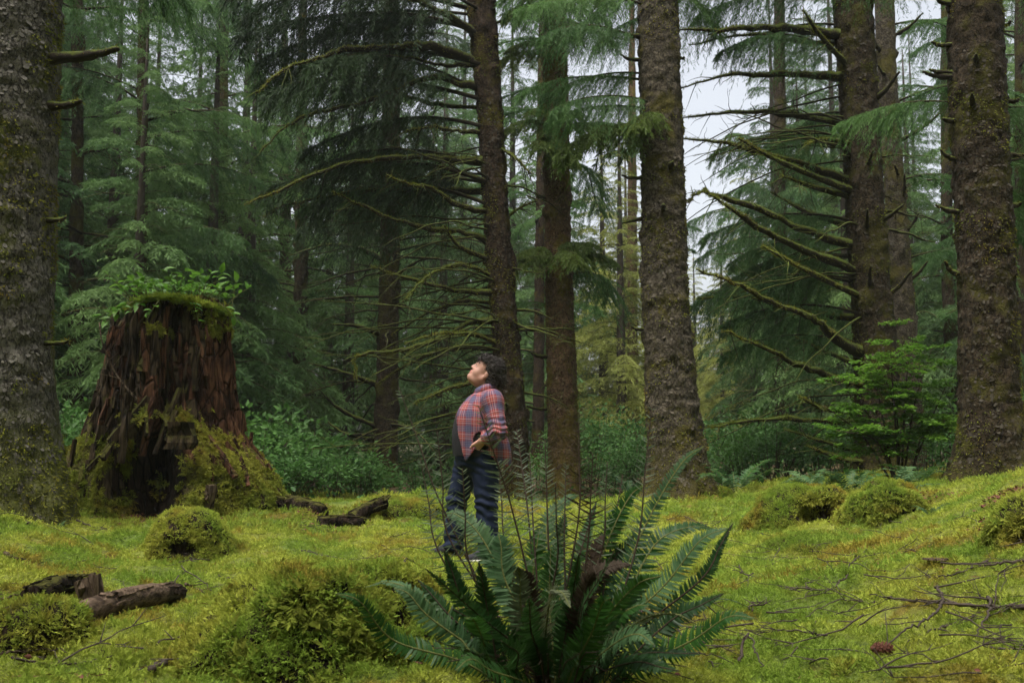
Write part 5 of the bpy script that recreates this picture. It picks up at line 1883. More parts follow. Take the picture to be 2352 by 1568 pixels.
# ------------------------------------------------------------------ ferns
def frond(mb, pts, pin=0.085, n=46, wide=0.014, start=0.14, face=None, rng=None, sparse=False, curl=0.25, rad=0.0035, lift=0.35, ms=0, mf=1):
    """a fern frond along a path: a stem and two rows of tapering pinnae bent and unequal"""
    rng = rng or R
    c = spline(pts, 40)
    t = np.linspace(0, 1, 40)
    tube(mb, c, rad * (1 - .8 * t) + .0008, 5, ms)
    d = norm(np.gradient(c, axis=0))
    face = np.array((0, -0.6, 0.8)) if face is None else np.asarray(face, float)
    s = np.linspace(start, 0.985, n)
    for sd in (-1, 1):
        ss = np.clip(s + rng.uniform(-.3, .3, n) / n, 0, 1)
        keep = rng.uniform(size=n) > (0.04 if not sparse else 0.12)
        ss = ss[keep]
        m = len(ss)
        b = np.stack([np.interp(ss, t, c[:, k]) for k in range(3)], 1)
        dd = norm(np.stack([np.interp(ss, t, d[:, k]) for k in range(3)], 1))
        nf = norm(face - dd * (dd @ face)[:, None])
        side = np.cross(dd, nf) * sd
        v = (ss - start) / (1 - start)
        prof = np.clip(np.minimum(0.45 + v * 3.2, 1.0) * (1 - np.clip((v - .22) / .80, 0, 1) ** 1.25), .05, 1) if not sparse else np.clip(np.minimum(.5 + v * 3, 1) * (1 - .75 * v), .08, 1)
        ln = pin * prof * rng.uniform(.86, 1.1, m)
        w = wide * (0.55 + 0.45 * prof)
        dv = norm(side + dd * (.22 + .35 * v)[:, None] + rng.normal(size=(m, 3)) * .07)
        u = np.array([0, .10, .38, .68, .9, 1.0])
        wu = np.array([.45, 1.0, .92, .72, .38, .04])
        bend = curl * rng.uniform(.3, 1.6, (m, 1)) * ln[:, None]
        P_ = b[:, None] + dv[:, None] * (ln[:, None] * u)[..., None] + nf[:, None] * (lift * ln[:, None] * u * .5 - bend * u ** 2)[..., None] + dd[:, None] * (ln[:, None] * .10 * u ** 2)[..., None]
        wv = norm(np.cross(dv, nf))
        tw = rng.normal(size=(m, 1)) * .25
        wv = norm(wv + nf * tw)
        A = P_ + wv[:, None] * (w[:, None] / 2 * wu)[..., None]
        B = P_ - wv[:, None] * (w[:, None] / 2 * wu)[..., None]
        V = np.stack([A, B], 2).reshape(m, -1, 3)
        k = np.arange(5) * 2
        q = np.stack([k, k + 1, k + 3, k + 2], -1)
        Q = (np.arange(m) * 12)[:, None, None] + q[None]
        mb.add(V.reshape(-1, 3), Q.reshape(-1, 4), None, mf)


FX, FY = P(1265, 1600, 3.15)[0], 3.15
FZ = gz(FX, FY) - 0.02
fern = thing('sword_fern', (FX, FY, FZ), 'large dark green sword fern arching out of the moss nearest the camera', 'fern')
rf = np.random.default_rng(99)
FM = {'g': 'fern', 'b': 'fern_blue', 'p': 'fern_pale', 'd': 'fern_dry', 'k': 'fern_dark'}
# tip, middle (survey pixels), how far the tip stands behind (+) or before (-) the crown, tone, pinna length, facing
_fr = [
    (1618, 1023, 1480, 1210, .35, 'b', .075, (0.35, -.8, .5)), (1478, 1115, 1405, 1220, .25, 'g', .085, (0.2, -.9, .4)), (1330, 1135, 1255, 1215, .30, 'b', .075, (-.2, -.9, .45)),
    (1684, 1200, 1610, 1330, .20, 'k', .07, (.5, -.8, .3)), (1672, 1212, 1520, 1350, -.10, 'b', .115, (-.35, -.75, .6)), (1645, 1215, 1500, 1255, .15, 'g', .10, (.0, -.55, .85)),
    (1735, 1420, 1590, 1470, -.35, 'g', .10, (.1, -.75, .65)), (1662, 1362, 1540, 1425, -.15, 'k', .095, (.1, -.7, .7)), (1722, 1394, 1570, 1400, .1, 'b', .07, (0, -.3, .95)),
    (1600, 1432, 1470, 1425, -.3, 'p', .075, (.1, -.35, -.9)), (1502, 1480, 1420, 1472, -.40, 'b', .10, (.0, -.7, .7)), (1310, 1395, 1265, 1370, -.50, 'p', .085, (0, -.9, .4)),
    (770, 1362, 905, 1470, -.25, 'g', .082, (-.25, -.6, .75)), (905, 1350, 985, 1415, .05, 'b', .09, (-.3, -.7, .6)), (838, 1348, 970, 1370, .2, 'b', .06, (-.2, -.4, .9)),
    (1015, 1178, 1110, 1240, .30, 'b', .10, (-.3, -.8, .5)), (1145, 1226, 1160, 1330, .10, 'b', .125, (-.1, -.95, .3)), (1240, 1212, 1225, 1340, .15, 'g', .115, (.1, -.95, .3)),
    (1020, 1262, 1060, 1370, -.05, 'k', .085, (-.3, -.9, .3)), (1385, 1225, 1350, 1330, .1, 'd', .09, (.2, -.9, .3)), (1450, 1296, 1360, 1330, -.05, 'd', .085, (.1, -.6, .8)),
    (1460, 1225, 1400, 1300, .25, 'k', .10, (.2, -.9, .4)), (1100, 1290, 1120, 1400, -.15, 'k', .11, (-.2, -.95, .3)), (1190, 1300, 1200, 1420, -.25, 'p', .10, (-.1, -.95, .3)),
    (1330, 1270, 1310, 1400, -.2, 'k', .105, (.1, -.95, .25)), (1265, 1260, 1262, 1400, .0, 'g', .11, (.0, -.95, .3)), (1070, 1420, 1110, 1470, -.35, 'g', .10, (-.25, -.85, .45)),
    (1400, 1375, 1360, 1450, -.35, 'g', .10, (.1, -.9, .4)), (1490, 1390, 1420, 1420, -.1, 'g', .10, (.0, -.5, .85)), (1000, 1470, 1090, 1500, -.40, 'k', .085, (-.2, -.7, .7)),
    (1150, 1470, 1190, 1500, -.5, 'k', .10, (-.1, -.9, .4)), (1560, 1540, 1460, 1520, -.45, 'k', .10, (.2, -.8, .5)), (1045, 1540, 1130, 1540, -.5, 'g', .09, (-.1, -.7, .7)),
    (1330, 1500, 1300, 1520, -.55, 'k', .10, (0, -.95, .3)), (1620, 1500, 1480, 1500, -.3, 'k', .095, (.2, -.7, .7)), (1215, 1370, 1220, 1450, -.4, 'k', .11, (0, -1, .2)),
    (1370, 1150, 1330, 1280, .2, 'k', .09, (.1, -.95, .2)), (1105, 1200, 1130, 1300, .25, 'g', .08, (-.2, -.95, .3)), (1300, 1180, 1280, 1290, .3, 'g', .08, (0, -1, .2)), (960, 1330, 1040, 1420, .1, 'k', .085, (-.3, -.8, .5)),
]
for k in range(13):
    tx, ty = 1265 + rf.normal() * 150, rf.uniform(1250, 1500)
    _fr.append((tx, ty, (tx + 1265) / 2 + rf.normal() * 12, (ty + 1600) / 2 - 30, rf.uniform(-.5, .2), 'kgdbgk'[k % 6], rf.uniform(.09, .115), ((tx - 1265) / 400, -.9, .35)))
for (tx, ty, mx_, my_, dy, tone, pl, fc_) in _fr:
    b = np.array((FX + rf.normal() * .06 + (tx - 1265) / 500 * .09, FY + rf.normal() * .05, FZ + rf.uniform(0, .05)))
    tip = P(tx, ty, FY + dy)
    mid = P(mx_, my_, FY + dy * .6)
    q1 = b * .55 + mid * .45 + np.array((0, 0, .03))
    mb = MB()
    L = np.linalg.norm(mid - b) + np.linalg.norm(tip - mid)
    frond(mb, [b, q1, mid, mid * .42 + tip * .58 + np.array((0, 0, .045)) * min(1, np.linalg.norm(tip - mid) * 3) * (tone != 'k'), tip], pl * (.57 if tone not in 'k' else .50), int(48 + 46 * L), .0095, .16, np.array(fc_) + rf.normal(size=3) * (.30 if tone in 'kd' else .12), rf, False, .22 if tone != 'd' else .55)
    mb.build('frond', [M['rachis'] if tone in 'dk' else M['rachis_green'], M[FM[tone]]], fern)
# tall spent fronds: dark stems with thin, far set pinnae
_sp = [(915, 886, 1010, 1150, .25, 'b', .10), (1099, 931, 1175, 1165, -.05, 'g', .10), (1004, 990, 1030, 1230, .1, 'b', .085), (1062, 1075, 1075, 1280, .0, 'p', .085), (1187, 985, 1213, 1180, .3, 'b', .075), (1216, 1040, 1226, 1230, .25, 'b', .07),
       (1252, 1010, 1258, 1200, .1, 'b', .08), (1330, 940, 1330, 1180, .15, 'd', .085), (1362, 1040, 1352, 1230, .0, 'd', .085), (1300, 1065, 1296, 1240, .2, 'b', .075), (1497, 935, 1465, 1240, .2, 'b', .085), (1395, 1060, 1385, 1250, .1, 'b', .07), (965, 1050, 1005, 1260, .2, 'b', .08), (1276, 1110, 1280, 1290, -.1, 'p', .07), (1145, 1060, 1160, 1250, .2, 'b', .075), (1430, 1090, 1400, 1270, .3, 'd', .07)]
for (tx, ty, mx_, my_, dy, tone, pl) in _sp:
    b = np.array((FX + (mx_ - 1240) / 500 * .12 + rf.normal() * .03, FY + rf.normal() * .04, FZ))
    tip, mid = P(tx, ty, FY + dy), P(mx_, my_, FY + dy * .5)
    mb = MB()
    frond(mb, [b, b * .5 + mid * .5 + np.array((rf.normal() * .01, 0, .01)), mid, mid * .5 + tip * .5, tip], pl * .8, 26, .0046, .34, (rf.normal() * .35, -1, .15), rf, True, .35, .0036, .5)
    o = mb.build('frond', [M['rachis'], M['fern_spent' if tone != 'd' else 'fern_dry']], fern)
    o['label'] = 'tall spent frond with thin sparse pinnae'
# curled brown debris at the heart of the fern
mb = MB()
for k in range(60):
    a = rf.uniform(0, 6.28)
    b = np.array((FX + math.cos(a) * .10, FY + math.sin(a) * .09, FZ - .02))
    tip = b + np.array((math.cos(a) * rf.uniform(.1, .35), math.sin(a) * rf.uniform(.1, .3), rf.uniform(-.02, .28)))
    tube(mb, spline([b, (b + tip) / 2 + np.array((0, 0, .09)), tip], 7), np.linspace(.004, .0015, 7), 3, 0, False)
tag(mb.build('dead_stems', M['rachis'], fern), None, None, None, 'stuff')

# little ferns further back: fronds as parts sharing meshes
def small_frond(seed, tone):
    rng = np.random.default_rng(seed)
    mb = MB()
    t = np.linspace(0, 1, 5)
    frond(mb, np.stack([t * .8, 0 * t, .42 * np.sin(t * 2.0) - .12 * t], 1), .12, 30, .024, .15, (-.2, 0, 1), rng, False, .25, .004)
    return mb.mesh('frond', [M['rachis_green'], M[tone]], True)


SFR = [small_frond(400, 'fern_blue'), small_frond(401, 'fern'), small_frond(402, 'fern_blue')]


def small_fern(px, py, depth, s, nfr, label, flat=0.0, grp=None):
    x = P(px, py, depth)[0]
    r_ = thing('fern', (x, depth, gz(x, depth)), label, 'fern', grp)
    for k in range(nfr):
        o = link('frond', SFR[rf.integers(3)], r_)
        a = k * 6.28 / nfr + rf.normal() * .25
        o.rotation_euler = (rf.normal() * .15, rf.uniform(-.35, .1) + flat, a)
        ss = s * rf.uniform(.8, 1.15)
        o.scale = (ss, ss, ss)
    return r_


small_fern(1690, 1150, 12.6, .85, 11, 'blue green fern leaning out right of the centre trunk')
small_fern(2055, 1120, 10.6, .75, 10, 'flat spreading fern behind the shaggy moss knob', .15)
small_fern(1880, 1130, 11.2, .75, 10, 'pale fern peering over the black hollow mound', .1)
small_fern(2110, 1125, 11.6, .6, 9, 'small fern between the moss knob and the far right trunk', .1)
small_fern(1960, 1125, 11.0, .6, 9, 'fern in the dip between the two hollow mounds')
small_fern(1450, 1120, 15.5, .8, 10, 'fern at the left foot of the centre trunk')
small_fern(1060, 1150, 17.5, .8, 10, 'fern in the shade behind the person on their left')
small_fern(620, 1140, 14.2, .8, 10, 'fern in the shade right of the old stump')
small_fern(2140, 1215, 7.5, .26, 7, 'tiny fern sprig beside the shaggy knob')
small_fern(135, 1195, 8.0, .16, 5, 'tiny pale seedling at the foot of the nearest trunk', -.1)
small_fern(1410, 1215, 9.2, .3, 8, 'small yellow green fern behind the large one')

# ------------------------------------------------------------------ the person
PD = 8.0
_o = P(1097.4, 1276, PD)
PX, PZ = _o[0] - .02, gz(_o[0], PD) + 0.012
PSC = 1.0
person = thing('person', (PX, PD, PZ), 'person in a red plaid shirt and navy trousers looking up, hand at the pocket', 'person')
PO = np.array((PX, PD, PZ))
# head frame: forward, side, up
tilt = math.radians(36)
HF = np.array((-math.cos(tilt), -0.10, math.sin(tilt)))
HF = norm(HF)
HU = np.array((math.sin(tilt), 0, math.cos(tilt)))
HU = norm(HU - HF * (HU @ HF))
HS = np.cross(HF, HU)
HR = np.stack([HF, HS, HU], 1)
HC = np.array((0.093, 0.0, 1.480))


def hd(f, s, u):
    return HC + HR @ np.array((f, s, u))


def head_shapes(S):
    S.ell(hd(0, 0, .02), (.100, .078, .098), HR, .02)
    S.ell(hd(.035, 0, -.05), (.066, .062, .085), HR, .03)
    for s in (-1, 1):
        S.cap(hd(.0, s * .048, -.085), hd(.078, s * .012, -.118), .030, .022, .025)
        S.ell(hd(.055, s * .034, -.066), (.036, .030, .036), HR, .02)
        S.cap(hd(.086, s * .034, .004), hd(.093, 0, .002), .013, .012, .012)
    S.ell(hd(.088, 0, -.118), (.018, .022, .018), HR, .016)
    S.ell(hd(.030, 0, -.132), (.055, .052, .030), HR, .03)
    for s in (-1, 1):
        S.ell(hd(.104, s * .031, -.020), (.012, .016, .010), HR, .012, True)
        S.ell(hd(.084, s * .031, -.021), (.0135, .014, .0125), HR, .004)
    S.cap(hd(.096, 0, -.006), hd(.116, 0, -.046), .0085, .0115, .010)
    for s in (-1, 1):
        S.ell(hd(.104, s * .013, -.052), (.010, .008, .008), HR, .008)
    S.cap(hd(.098, -.018, -.078), hd(.098, .018, -.078), .0075, .0075, .006)
    S.cap(hd(.106, -.008, -.0765), hd(.106, .008, -.0765), .006, .006, .006)
    S.cap(hd(.100, -.015, -.094), hd(.100, .015, -.094), .009, .009, .007)
    S.cap(hd(.112, -.020, -.0855), hd(.112, .020, -.0855), .0042, .0042, .004, True)
    for s in (-1, 1):
        S.ell(hd(-.012, s * .079, -.042), (.019, .009, .031), HR, .008)
        S.ell(hd(-.008, s * .089, -.036), (.009, .005, .016), HR, .004, True)


NECK = (0.105, 0.0, 1.33)
SH_N, EL_N, WR_N = (0.140, -0.195, 1.225), (0.185, -0.285, 0.985), (0.062, -0.238, 0.918)
SH_F, EL_F, WR_F = (0.045, 0.195, 1.225), (-0.125, 0.275, 1.0), (-0.115, 0.175, 0.905)


def torso_shapes(S, o=0.0):
    S.ell((.040, 0, 1.115), (.160 + o, .200 + o, .165 + o), None, .05)
    S.ell((.008, 0, .955), (.196 + o, .212 + o, .235 + o), None, .09)
    S.ell((.025, 0, .80), (.182 + o, .188 + o, .15 + o), None, .08)
    S.ell((.090, 0, 1.18), (.115 + o, .175 + o, .12 + o), None, .06)
    for s in (-1, 1):
        S.ell((-.050, s * .085, 1.085), (.080 + o, .085 + o, .085 + o), None, .05)
    S.cap((.12, 0, 1.275), SH_N, .055 + o, .070 + o, .04)
    S.cap((.11, 0, 1.275), SH_F, .055 + o, .070 + o, .04)


def hand(S, wrist, kn, fdir, spread, thumb, pr):
    """palm and five bent fingers of unequal length"""
    wrist, kn, fdir, spread = (np.array(v, float) for v in (wrist, kn, fdir, spread))
    f = norm(fdir)
    sp = norm(spread)
    for i, (o, L) in enumerate(((-1.5, .070), (-.5, .080), (.5, .075), (1.5, .058))):
        k = kn + sp * o * .019
        S.cap(wrist + sp * o * .012, k, .016, .012, .012)
        m = k + f * L * .5 + np.array(pr) * .004
        e = m + norm(f + np.array(pr) * .35) * L * .5
        S.cap(k, m, .0095, .0088, .004)
        S.cap(m, e, .0088, .0072, .004)
    t0 = wrist * .6 + kn * .4 - sp * .026
    t1 = t0 + np.array(thumb) * .034
    S.cap(t0, t1, .0125, .0105, .008)
    S.cap(t1, t1 + norm(np.array(thumb) * .7 + f * .6) * .032, .0105, .008, .004)


def resample_noise_fold(V, N, seed, amp, sc):
    return V + N * (amp * fbm(V * np.array(sc), seed, 3))[:, None]


B = Sdf((-.45, -.42, -.02), (.36, .42, 1.66), .0065)
torso_shapes(B, -.016)
B.cap(hd(-.018, 0, -.09), NECK, .060, .070, .03)
head_shapes(B)
for sh, el, wr in ((SH_N, EL_N, WR_N), (SH_F, EL_F, WR_F)):
    B.cap(sh, el, .062, .050, .03)
    B.cap(el, wr, .048, .031, .02)
hand(B, WR_N, (.008, -.208, .866), (-.22, .34, -1), (.8, .05, -.2), (-.85, .05, -.5), (.0, .25, -.1))
hand(B, WR_F, (-.105, .195, .845), (-.1, -.25, -1), (-.8, .1, .0), (.8, .1, -.4), (0, -.2, 0))
B.cap((-.055, .09, .78), (-.150, .11, .44), .092, .068, .03)
B.cap((-.150, .11, .44), (-.175, .12, .08), .066, .044, .02)
B.cap((.075, -.09, .78), (.085, -.1, .43), .098, .072, .03)
B.cap((.085, -.1, .43), (.110, -.11, .06), .070, .046, .02)
B.cap((-.175, .12, .055), (-.30, .125, .035), .042, .032, .02)
B.cap((.110, -.11, .035), (.0, -.16, .015), .042, .032, .02)
V, Q = B.net()
V = relax(V, Q, 1, .4)
t = NT('skin')
p_ = t.obj()
c_ = t.mix(t.noise(p_, 14, 3), (0.35, 0.180, 0.130), (0.44, 0.250, 0.190))
sk = t.pbr(c_, .5, .35, t.noise(p_, 120, 3), .001, .3)
sk.inputs['Subsurface Weight'].default_value = 0.08
sk.inputs['Subsurface Radius'].default_value = (.012, .005, .003)
M['skin'] = t.m
M['lips'] = mat_plain('lips', (0.36, 0.13, 0.11), (0.45, 0.18, 0.15), 60, .45, .4)
fcent = V[Q].mean(1)
loc = (fcent - HC) @ HR
lipm = ((loc[:, 0] > .092) & (np.abs(loc[:, 1]) < .023) & (loc[:, 2] < -.071) & (loc[:, 2] > -.101)).astype(int)
bm_ = MB()
bm_.v, bm_.n, bm_.q, bm_.qm = [V + PO], len(V), [Q], [lipm]
bm_.build('body', [M['skin'], M['lips']], person)

# eyes, lids and brows
M['eye'] = mat_plain('eye', (0.60, 0.58, 0.55), (0.66, 0.64, 0.60), 10, .2, .5, 0)
M['dark_hair'] = mat_plain('hair', (0.012, 0.009, 0.008), (0.036, 0.029, 0.025), 60, .62, .25, .3)
M['grey_hair'] = mat_plain('grey_hair', (0.05, 0.046, 0.043), (0.110, 0.100, 0.092), 60, .6, .25, .3)
for s in (-1, 1):
    S_ = Sdf((-.02, -.02, -.02), (.02, .02, .02), .0025)
    S_.ell((0, 0, 0), (.0085, .0085, .0085), None, .002)
    ev, eq = S_.net()
    MB().add(ev + hd(.0905, s * .031, -.0205) + PO, eq).build('eye', M['eye'], person)
    mb = MB()
    tube(mb, np.array([hd(.0985, s * .018, -.018), hd(.1005, s * .030, -.0145), hd(.094, s * .044, -.019)]) + PO, .0022, 5)
    mb.build('eyelash', M['dark_hair'], person)
    mb = MB()
    tube(mb, spline(np.array([hd(.1035, s * .014, .004), hd(.1025, s * .030, .012), hd(.088, s * .050, .006)]) + PO, 8), np.linspace(.0036, .002, 8), 5)
    mb.build('eyebrow', M['dark_hair'], person)

# hair: a close cap under many loose curls
hm = Sdf((-.35, -.25, 1.25), (.36, .25, 1.70), .007)
hm.ell(hd(-.030, 0, .028), (.098, .092, .100), HR, .02)
hm.ell(hd(-.075, 0, -.055), (.062, .082, .085), HR, .04)
hm.ell(hd(.024, 0, .055), (.086, .079, .055), HR, .02)
hm.ell((.185, 0, 1.41), (.040, .075, .055), None, .03)
hv, hq = hm.net()
hn = vert_normals(hv, hq)
hv = hv + hn * (.009 * fbm(hv * 45, 3, 3))[:, None]
hl = (hv - HC) @ HR
fq = hl[hq].mean(1)
ok = ~((fq[:, 0] > .035 + .0 * fq[:, 2]) & (fq[:, 2] < .042)) & ~((fq[:, 0] > -.004) & (fq[:, 2] < -.01))
hair = MB().add(hv + PO, hq[ok]).build('hair', M['dark_hair'], person)
rp = np.random.default_rng(17)
curl_d, curl_g = MB(), MB()
okv = ~((hl[:, 0] > .045) & (hl[:, 2] < .036)) & ~((hl[:, 0] > -.012) & (hl[:, 2] < -.002))
cand = np.where(okv)[0]
for i in rp.choice(cand, 950):
    b, nn = hv[i], hn[i]
    g = norm(np.array((.6, 0, -.7)) + rp.normal(size=3) * .30)
    dr = norm(g - nn * (g @ nn) + nn * rp.uniform(-.06, .26))
    e1 = norm(np.cross(dr, nn + 1e-3))
    L = rp.uniform(.030, .062)
    k = 11
    u = np.linspace(0, 1, k)
    w = rp.uniform(.003, .0065)
    ph = rp.uniform(0, 6.28)
    pth = b - nn * .004 + dr * (L * u)[:, None] + nn * (w * (np.sin(u * 8 + ph) + .8))[:, None] + e1 * (w * np.cos(u * 8 + ph))[:, None]
    tube(curl_g if rp.uniform() < .26 else curl_d, pth + PO, np.linspace(.0036, .0016, k), 4)
tag(curl_d.build('curls', M['dark_hair'], hair), None, None, None, 'stuff')
tag(curl_g.build('grey_curls', M['grey_hair'], hair), None, None, None, 'stuff')

# ---- cloth
def uv_layer(me, uv):
    lay = me.uv_layers.new(name='cloth')
    li = np.zeros(len(me.loops), np.int32)
    me.loops.foreach_get('vertex_index', li)
    lay.data.foreach_set('uv', uv[li].astype(np.float32).ravel())


t = NT('plaid_flannel')
uvn = t.n('ShaderNodeUVMap', uv_map='cloth')
sx = t.n('ShaderNodeSeparateXYZ')
t.l(uvn.outputs[0], sx.inputs[0])


def band(axis, period, offs, width, soft=.06):
    f = t.math('FRACT', t.math('ADD', t.math('MULTIPLY', sx.outputs[axis], 1 / period), offs))
    d = t.math('ABSOLUTE', t.math('SUBTRACT', f, .5))
    return t.math('SUBTRACT', 1.0, t.step(d, width / 2 - soft * .5, width / 2 + soft * .5))


PER = .118
colr = (0.165, 0.017, 0.021)
nv = (0.030, 0.056, 0.115)
b0, b1 = band(0, PER, .0, .38), band(1, PER, .15, .38)
colA = t.mix(t.math('MULTIPLY', b0, .62), colr, nv)
colA = t.mix(t.math('MULTIPLY', b1, .62), colA, nv)
for ax, of in ((0, .36), (0, .64), (1, .51), (1, .79)):
    colA = t.mix(t.math('MULTIPLY', band(ax, PER, of, .055, .03), .40), colA, (0.46, 0.27, 0.26))
for ax, of in ((0, .5), (1, .65)):
    colA = t.mix(t.math('MULTIPLY', band(ax, PER, of, .05, .03), .40), colA, (0.50, 0.15, 0.085))
for ax in (0, 1):
    colA = t.mix(t.math('MULTIPLY', band(ax, .0135, .2, .34, .2), .12), colA, (0.42, 0.36, 0.40))
t.pbr(colA, .9, .15, t.noise(t.obj(), 260, 3), .002, .6)
M['plaid'] = t.m
M['tee'] = mat_plain('charcoal_knit', (0.016, 0.016, 0.019), (0.030, 0.030, 0.034), 50, .9, .2)
M['navy'] = mat_plain('navy_twill', (0.0040, 0.0085, 0.024), (0.0085, 0.016, 0.042), 60, .8, .25)
M['shoe'] = mat_plain('shoe_canvas', (0.015, 0.015, 0.020), (0.03, 0.03, 0.036), 60, .8, .3)
M['sole'] = mat_plain('shoe_sole', (0.45, 0.43, 0.40), (0.58, 0.56, 0.52), 20, .7, .3)
M['button'] = mat_plain('button', (0.35, 0.30, 0.28), (0.45, 0.40, 0.36), 20, .4, .5, 0)


def solid(V, Q, th):
    """a thin sheet gets a back side and a rim"""
    N = vert_normals(V, Q)
    n = len(V)
    e = np.concatenate([Q[:, [k, (k + 1) % 4]] for k in range(4)])
    key = {}
    for a, b in e:
        key[(a, b)] = 1
    rimq = [(b, a, a + n, b + n) for a, b in key if (b, a) not in key]
    return np.concatenate([V, V - N * th]), np.concatenate([Q, Q[:, ::-1] + n, np.array(rimq, int).reshape(-1, 4)])


def compact(V, Q):
    u = np.unique(Q)
    m = np.full(len(V), -1)
    m[u] = np.arange(len(u))
    return V[u], m[Q], u


# shirt
S = Sdf((-.36, -.44, .66), (.36, .44, 1.42), .0075)
torso_shapes(S, .016)
S.ell((.06, 0, .80), (.205, .205, .18), None, .08)
S.cap((.10, 0, .70), (.085, 0, .86), .17, .17, .08)
for sh, el, wr in ((SH_N, EL_N, WR_N), (SH_F, EL_F, WR_F)):
    S.cap(sh, el, .083, .070, .035)
    S.cap(el, np.array(wr) * .9 + np.array(el) * .1, .068, .050, .025)
V, Q = S.net()
N = vert_normals(V, Q)
# long soft folds hanging from the shoulders, rumples in the bent elbow
armd = np.minimum(np.linalg.norm(V - np.array(EL_N), axis=1), np.linalg.norm(V - np.array(EL_F), axis=1))
V = V + N * (.011 * fbm(V * np.array((13, 13, 3.2)) + 4, 41, 3) + .013 * np.exp(-(armd / .10) ** 2) * np.sin(V[:, 2] * 150 + 6 * fbm(V * 14, 42, 2)))[:, None]
V = relax(V, Q, 2, .5)


def segd(V, a, b):
    a, b = np.array(a), np.array(b)
    ab = b - a
    tt = np.clip(((V - a) @ ab) / (ab @ ab), 0, 1)
    c = a + tt[:, None] * ab
    return np.linalg.norm(V - c, axis=1), ((V - a) @ ab) / np.linalg.norm(ab), V - c


ua = np.arctan2(V[:, 1], V[:, 0] - .04) * .21
uv = np.stack([ua, V[:, 2] - .0 + .06 * ua], 1)
for sh, el, wr in ((SH_N, EL_N, WR_N), (SH_F, EL_F, WR_F)):
    d1, t1, r1 = segd(V, sh, el)
    d2, t2, r2 = segd(V, el, wr)
    side = -1 if sh[1] < 0 else 1
    on = ((np.minimum(d1 - .083, d2 - .066) < .014) & (side * V[:, 1] > .155 + .0 * V[:, 2])) | (d2 < .078)
    ax1 = norm(np.array(el) - np.array(sh))
    e1 = norm(np.cross(ax1, (0, side, .2)))
    e2 = np.cross(ax1, e1)
    u1 = np.arctan2(r1 @ e2, r1 @ e1) * .08
    ax2 = norm(np.array(wr) - np.array(el))
    e3 = norm(np.cross(ax2, (0, side, .2)))
    e4 = np.cross(ax2, e3)
    u2 = np.arctan2(r2 @ e4, r2 @ e3) * .065
    up = d1 - .083 < d2 - .066
    uu = np.where(up, u1, u2)
    vv = np.where(up, t1, .243 + t2)
    uv[on] = np.stack([uu, -vv], 1)[on]
fc3 = V[Q].mean(1)
fN = norm(np.cross(V[Q[:, 2]] - V[Q[:, 0]], V[Q[:, 3]] - V[Q[:, 1]]))
x3, y3, z3 = fc3.T
phi = np.degrees(np.arctan2(y3, -(x3 - .06)))          # 0 = straight ahead (towards -X), negative = camera side
arm = np.zeros(len(Q), bool)
for sh, el, wr in ((SH_N, EL_N, WR_N), (SH_F, EL_F, WR_F)):
    d1 = segd(fc3, sh, el)[0]
    d2, t2, _ = segd(fc3, el, wr)
    arm |= (d2 < .080) | ((d1 < .096) & (np.abs(y3) > .20))
lo = np.interp(z3, [.70, .76, .95, 1.10, 1.22, 1.30], [-62, -55, -43, -36, -29, -22])
hi_ = np.interp(z3, [.70, .92, 1.10, 1.30], [52, 32, 16, 10])
open_ = (phi > lo) & (phi < hi_)
hem = np.interp(phi, [-180, -150, -122, -108, -92, -78, -66, -58, 20, 60, 180], [.735, .715, .745, .80, .885, .865, .80, .765, .765, .74, .735])
keepf = arm | (~open_ & (z3 > hem))
# neck hole and cuffs
nk = np.linalg.norm(fc3[:, :2] - np.array((.090, 0)), axis=1)
keepf &= ~((z3 > 1.335) & (nk < .09))
for el, wr in ((EL_N, WR_N), (EL_F, WR_F)):
    ax = norm(np.array(wr) - np.array(el))
    along = (fc3 - np.array(wr)) @ ax
    keepf &= ~((along > -.012) & (np.linalg.norm(fc3 - np.array(wr), axis=1) < .09) & (segd(fc3, el, wr)[0] < .075) & ((np.abs(y3) > .19) | (along > .03)))
Vs, Qs, used = compact(V, Q[keepf])
Vd, Qd = solid(Vs, Qs, .004)
me = raw_mesh('shirt', Vd, Qd, np.zeros((0, 3), int), M['plaid'])
uvs = uv[used]
uv_layer(me, np.concatenate([uvs, uvs]))
shirt = link('shirt', me, person)

# collar, placket edge, chest pocket, buttons
def ribbon(name, rows, mat, parent, th=.004, uvscale=True):
    rows = np.asarray(rows, float)
    a, b = rows.shape[:2]
    V = rows.reshape(-1, 3)
    i = np.arange(a - 1)[:, None] * b
    j = np.arange(b - 1)[None]
    Q = np.stack([i + j, i + j + 1, i + b + j + 1, i + b + j], -1).reshape(-1, 4)
    Vd, Qd = solid(V, Q, th)
    me = raw_mesh(name, Vd, Qd, np.zeros((0, 3), int), mat)
    du = np.linspace(0, np.linalg.norm(np.diff(rows[:, 0], axis=0), axis=1).sum(), a)
    u = np.stack(np.broadcast_arrays(du[:, None], np.linspace(0, .07, b)[None]), -1).reshape(-1, 2)
    uv_layer(me, np.concatenate([u, u]) + .02)
    return link(name, me, parent)


aa = np.radians(np.linspace(-160, 160, 30))            # round the neck from one collar point to the other, 0 = back
rows = []
for a in aa:
    f = abs(a) / math.radians(160)
    ctr = np.array((.095 - .032 * f ** 2, 0, 1.352 - .058 * f ** 2))
    dirv = np.array((math.cos(a) * .85, math.sin(a), 0))
    rr = .076 + .004 * f
    pt = 1 + .6 * max(0, f - .72) / .28
    rows.append([ctr + dirv * rr * .98 + np.array((0, 0, .026)), ctr + dirv * rr * 1.07 + np.array((0, 0, .034)), ctr + dirv * (rr * 1.22) + np.array((0, 0, .006 * pt)), ctr + dirv * (rr * (1.30 + .18 * max(0, f - .6))) + np.array((0, 0, -.026 * pt))])
ribbon('collar', rows, M['plaid'], person)

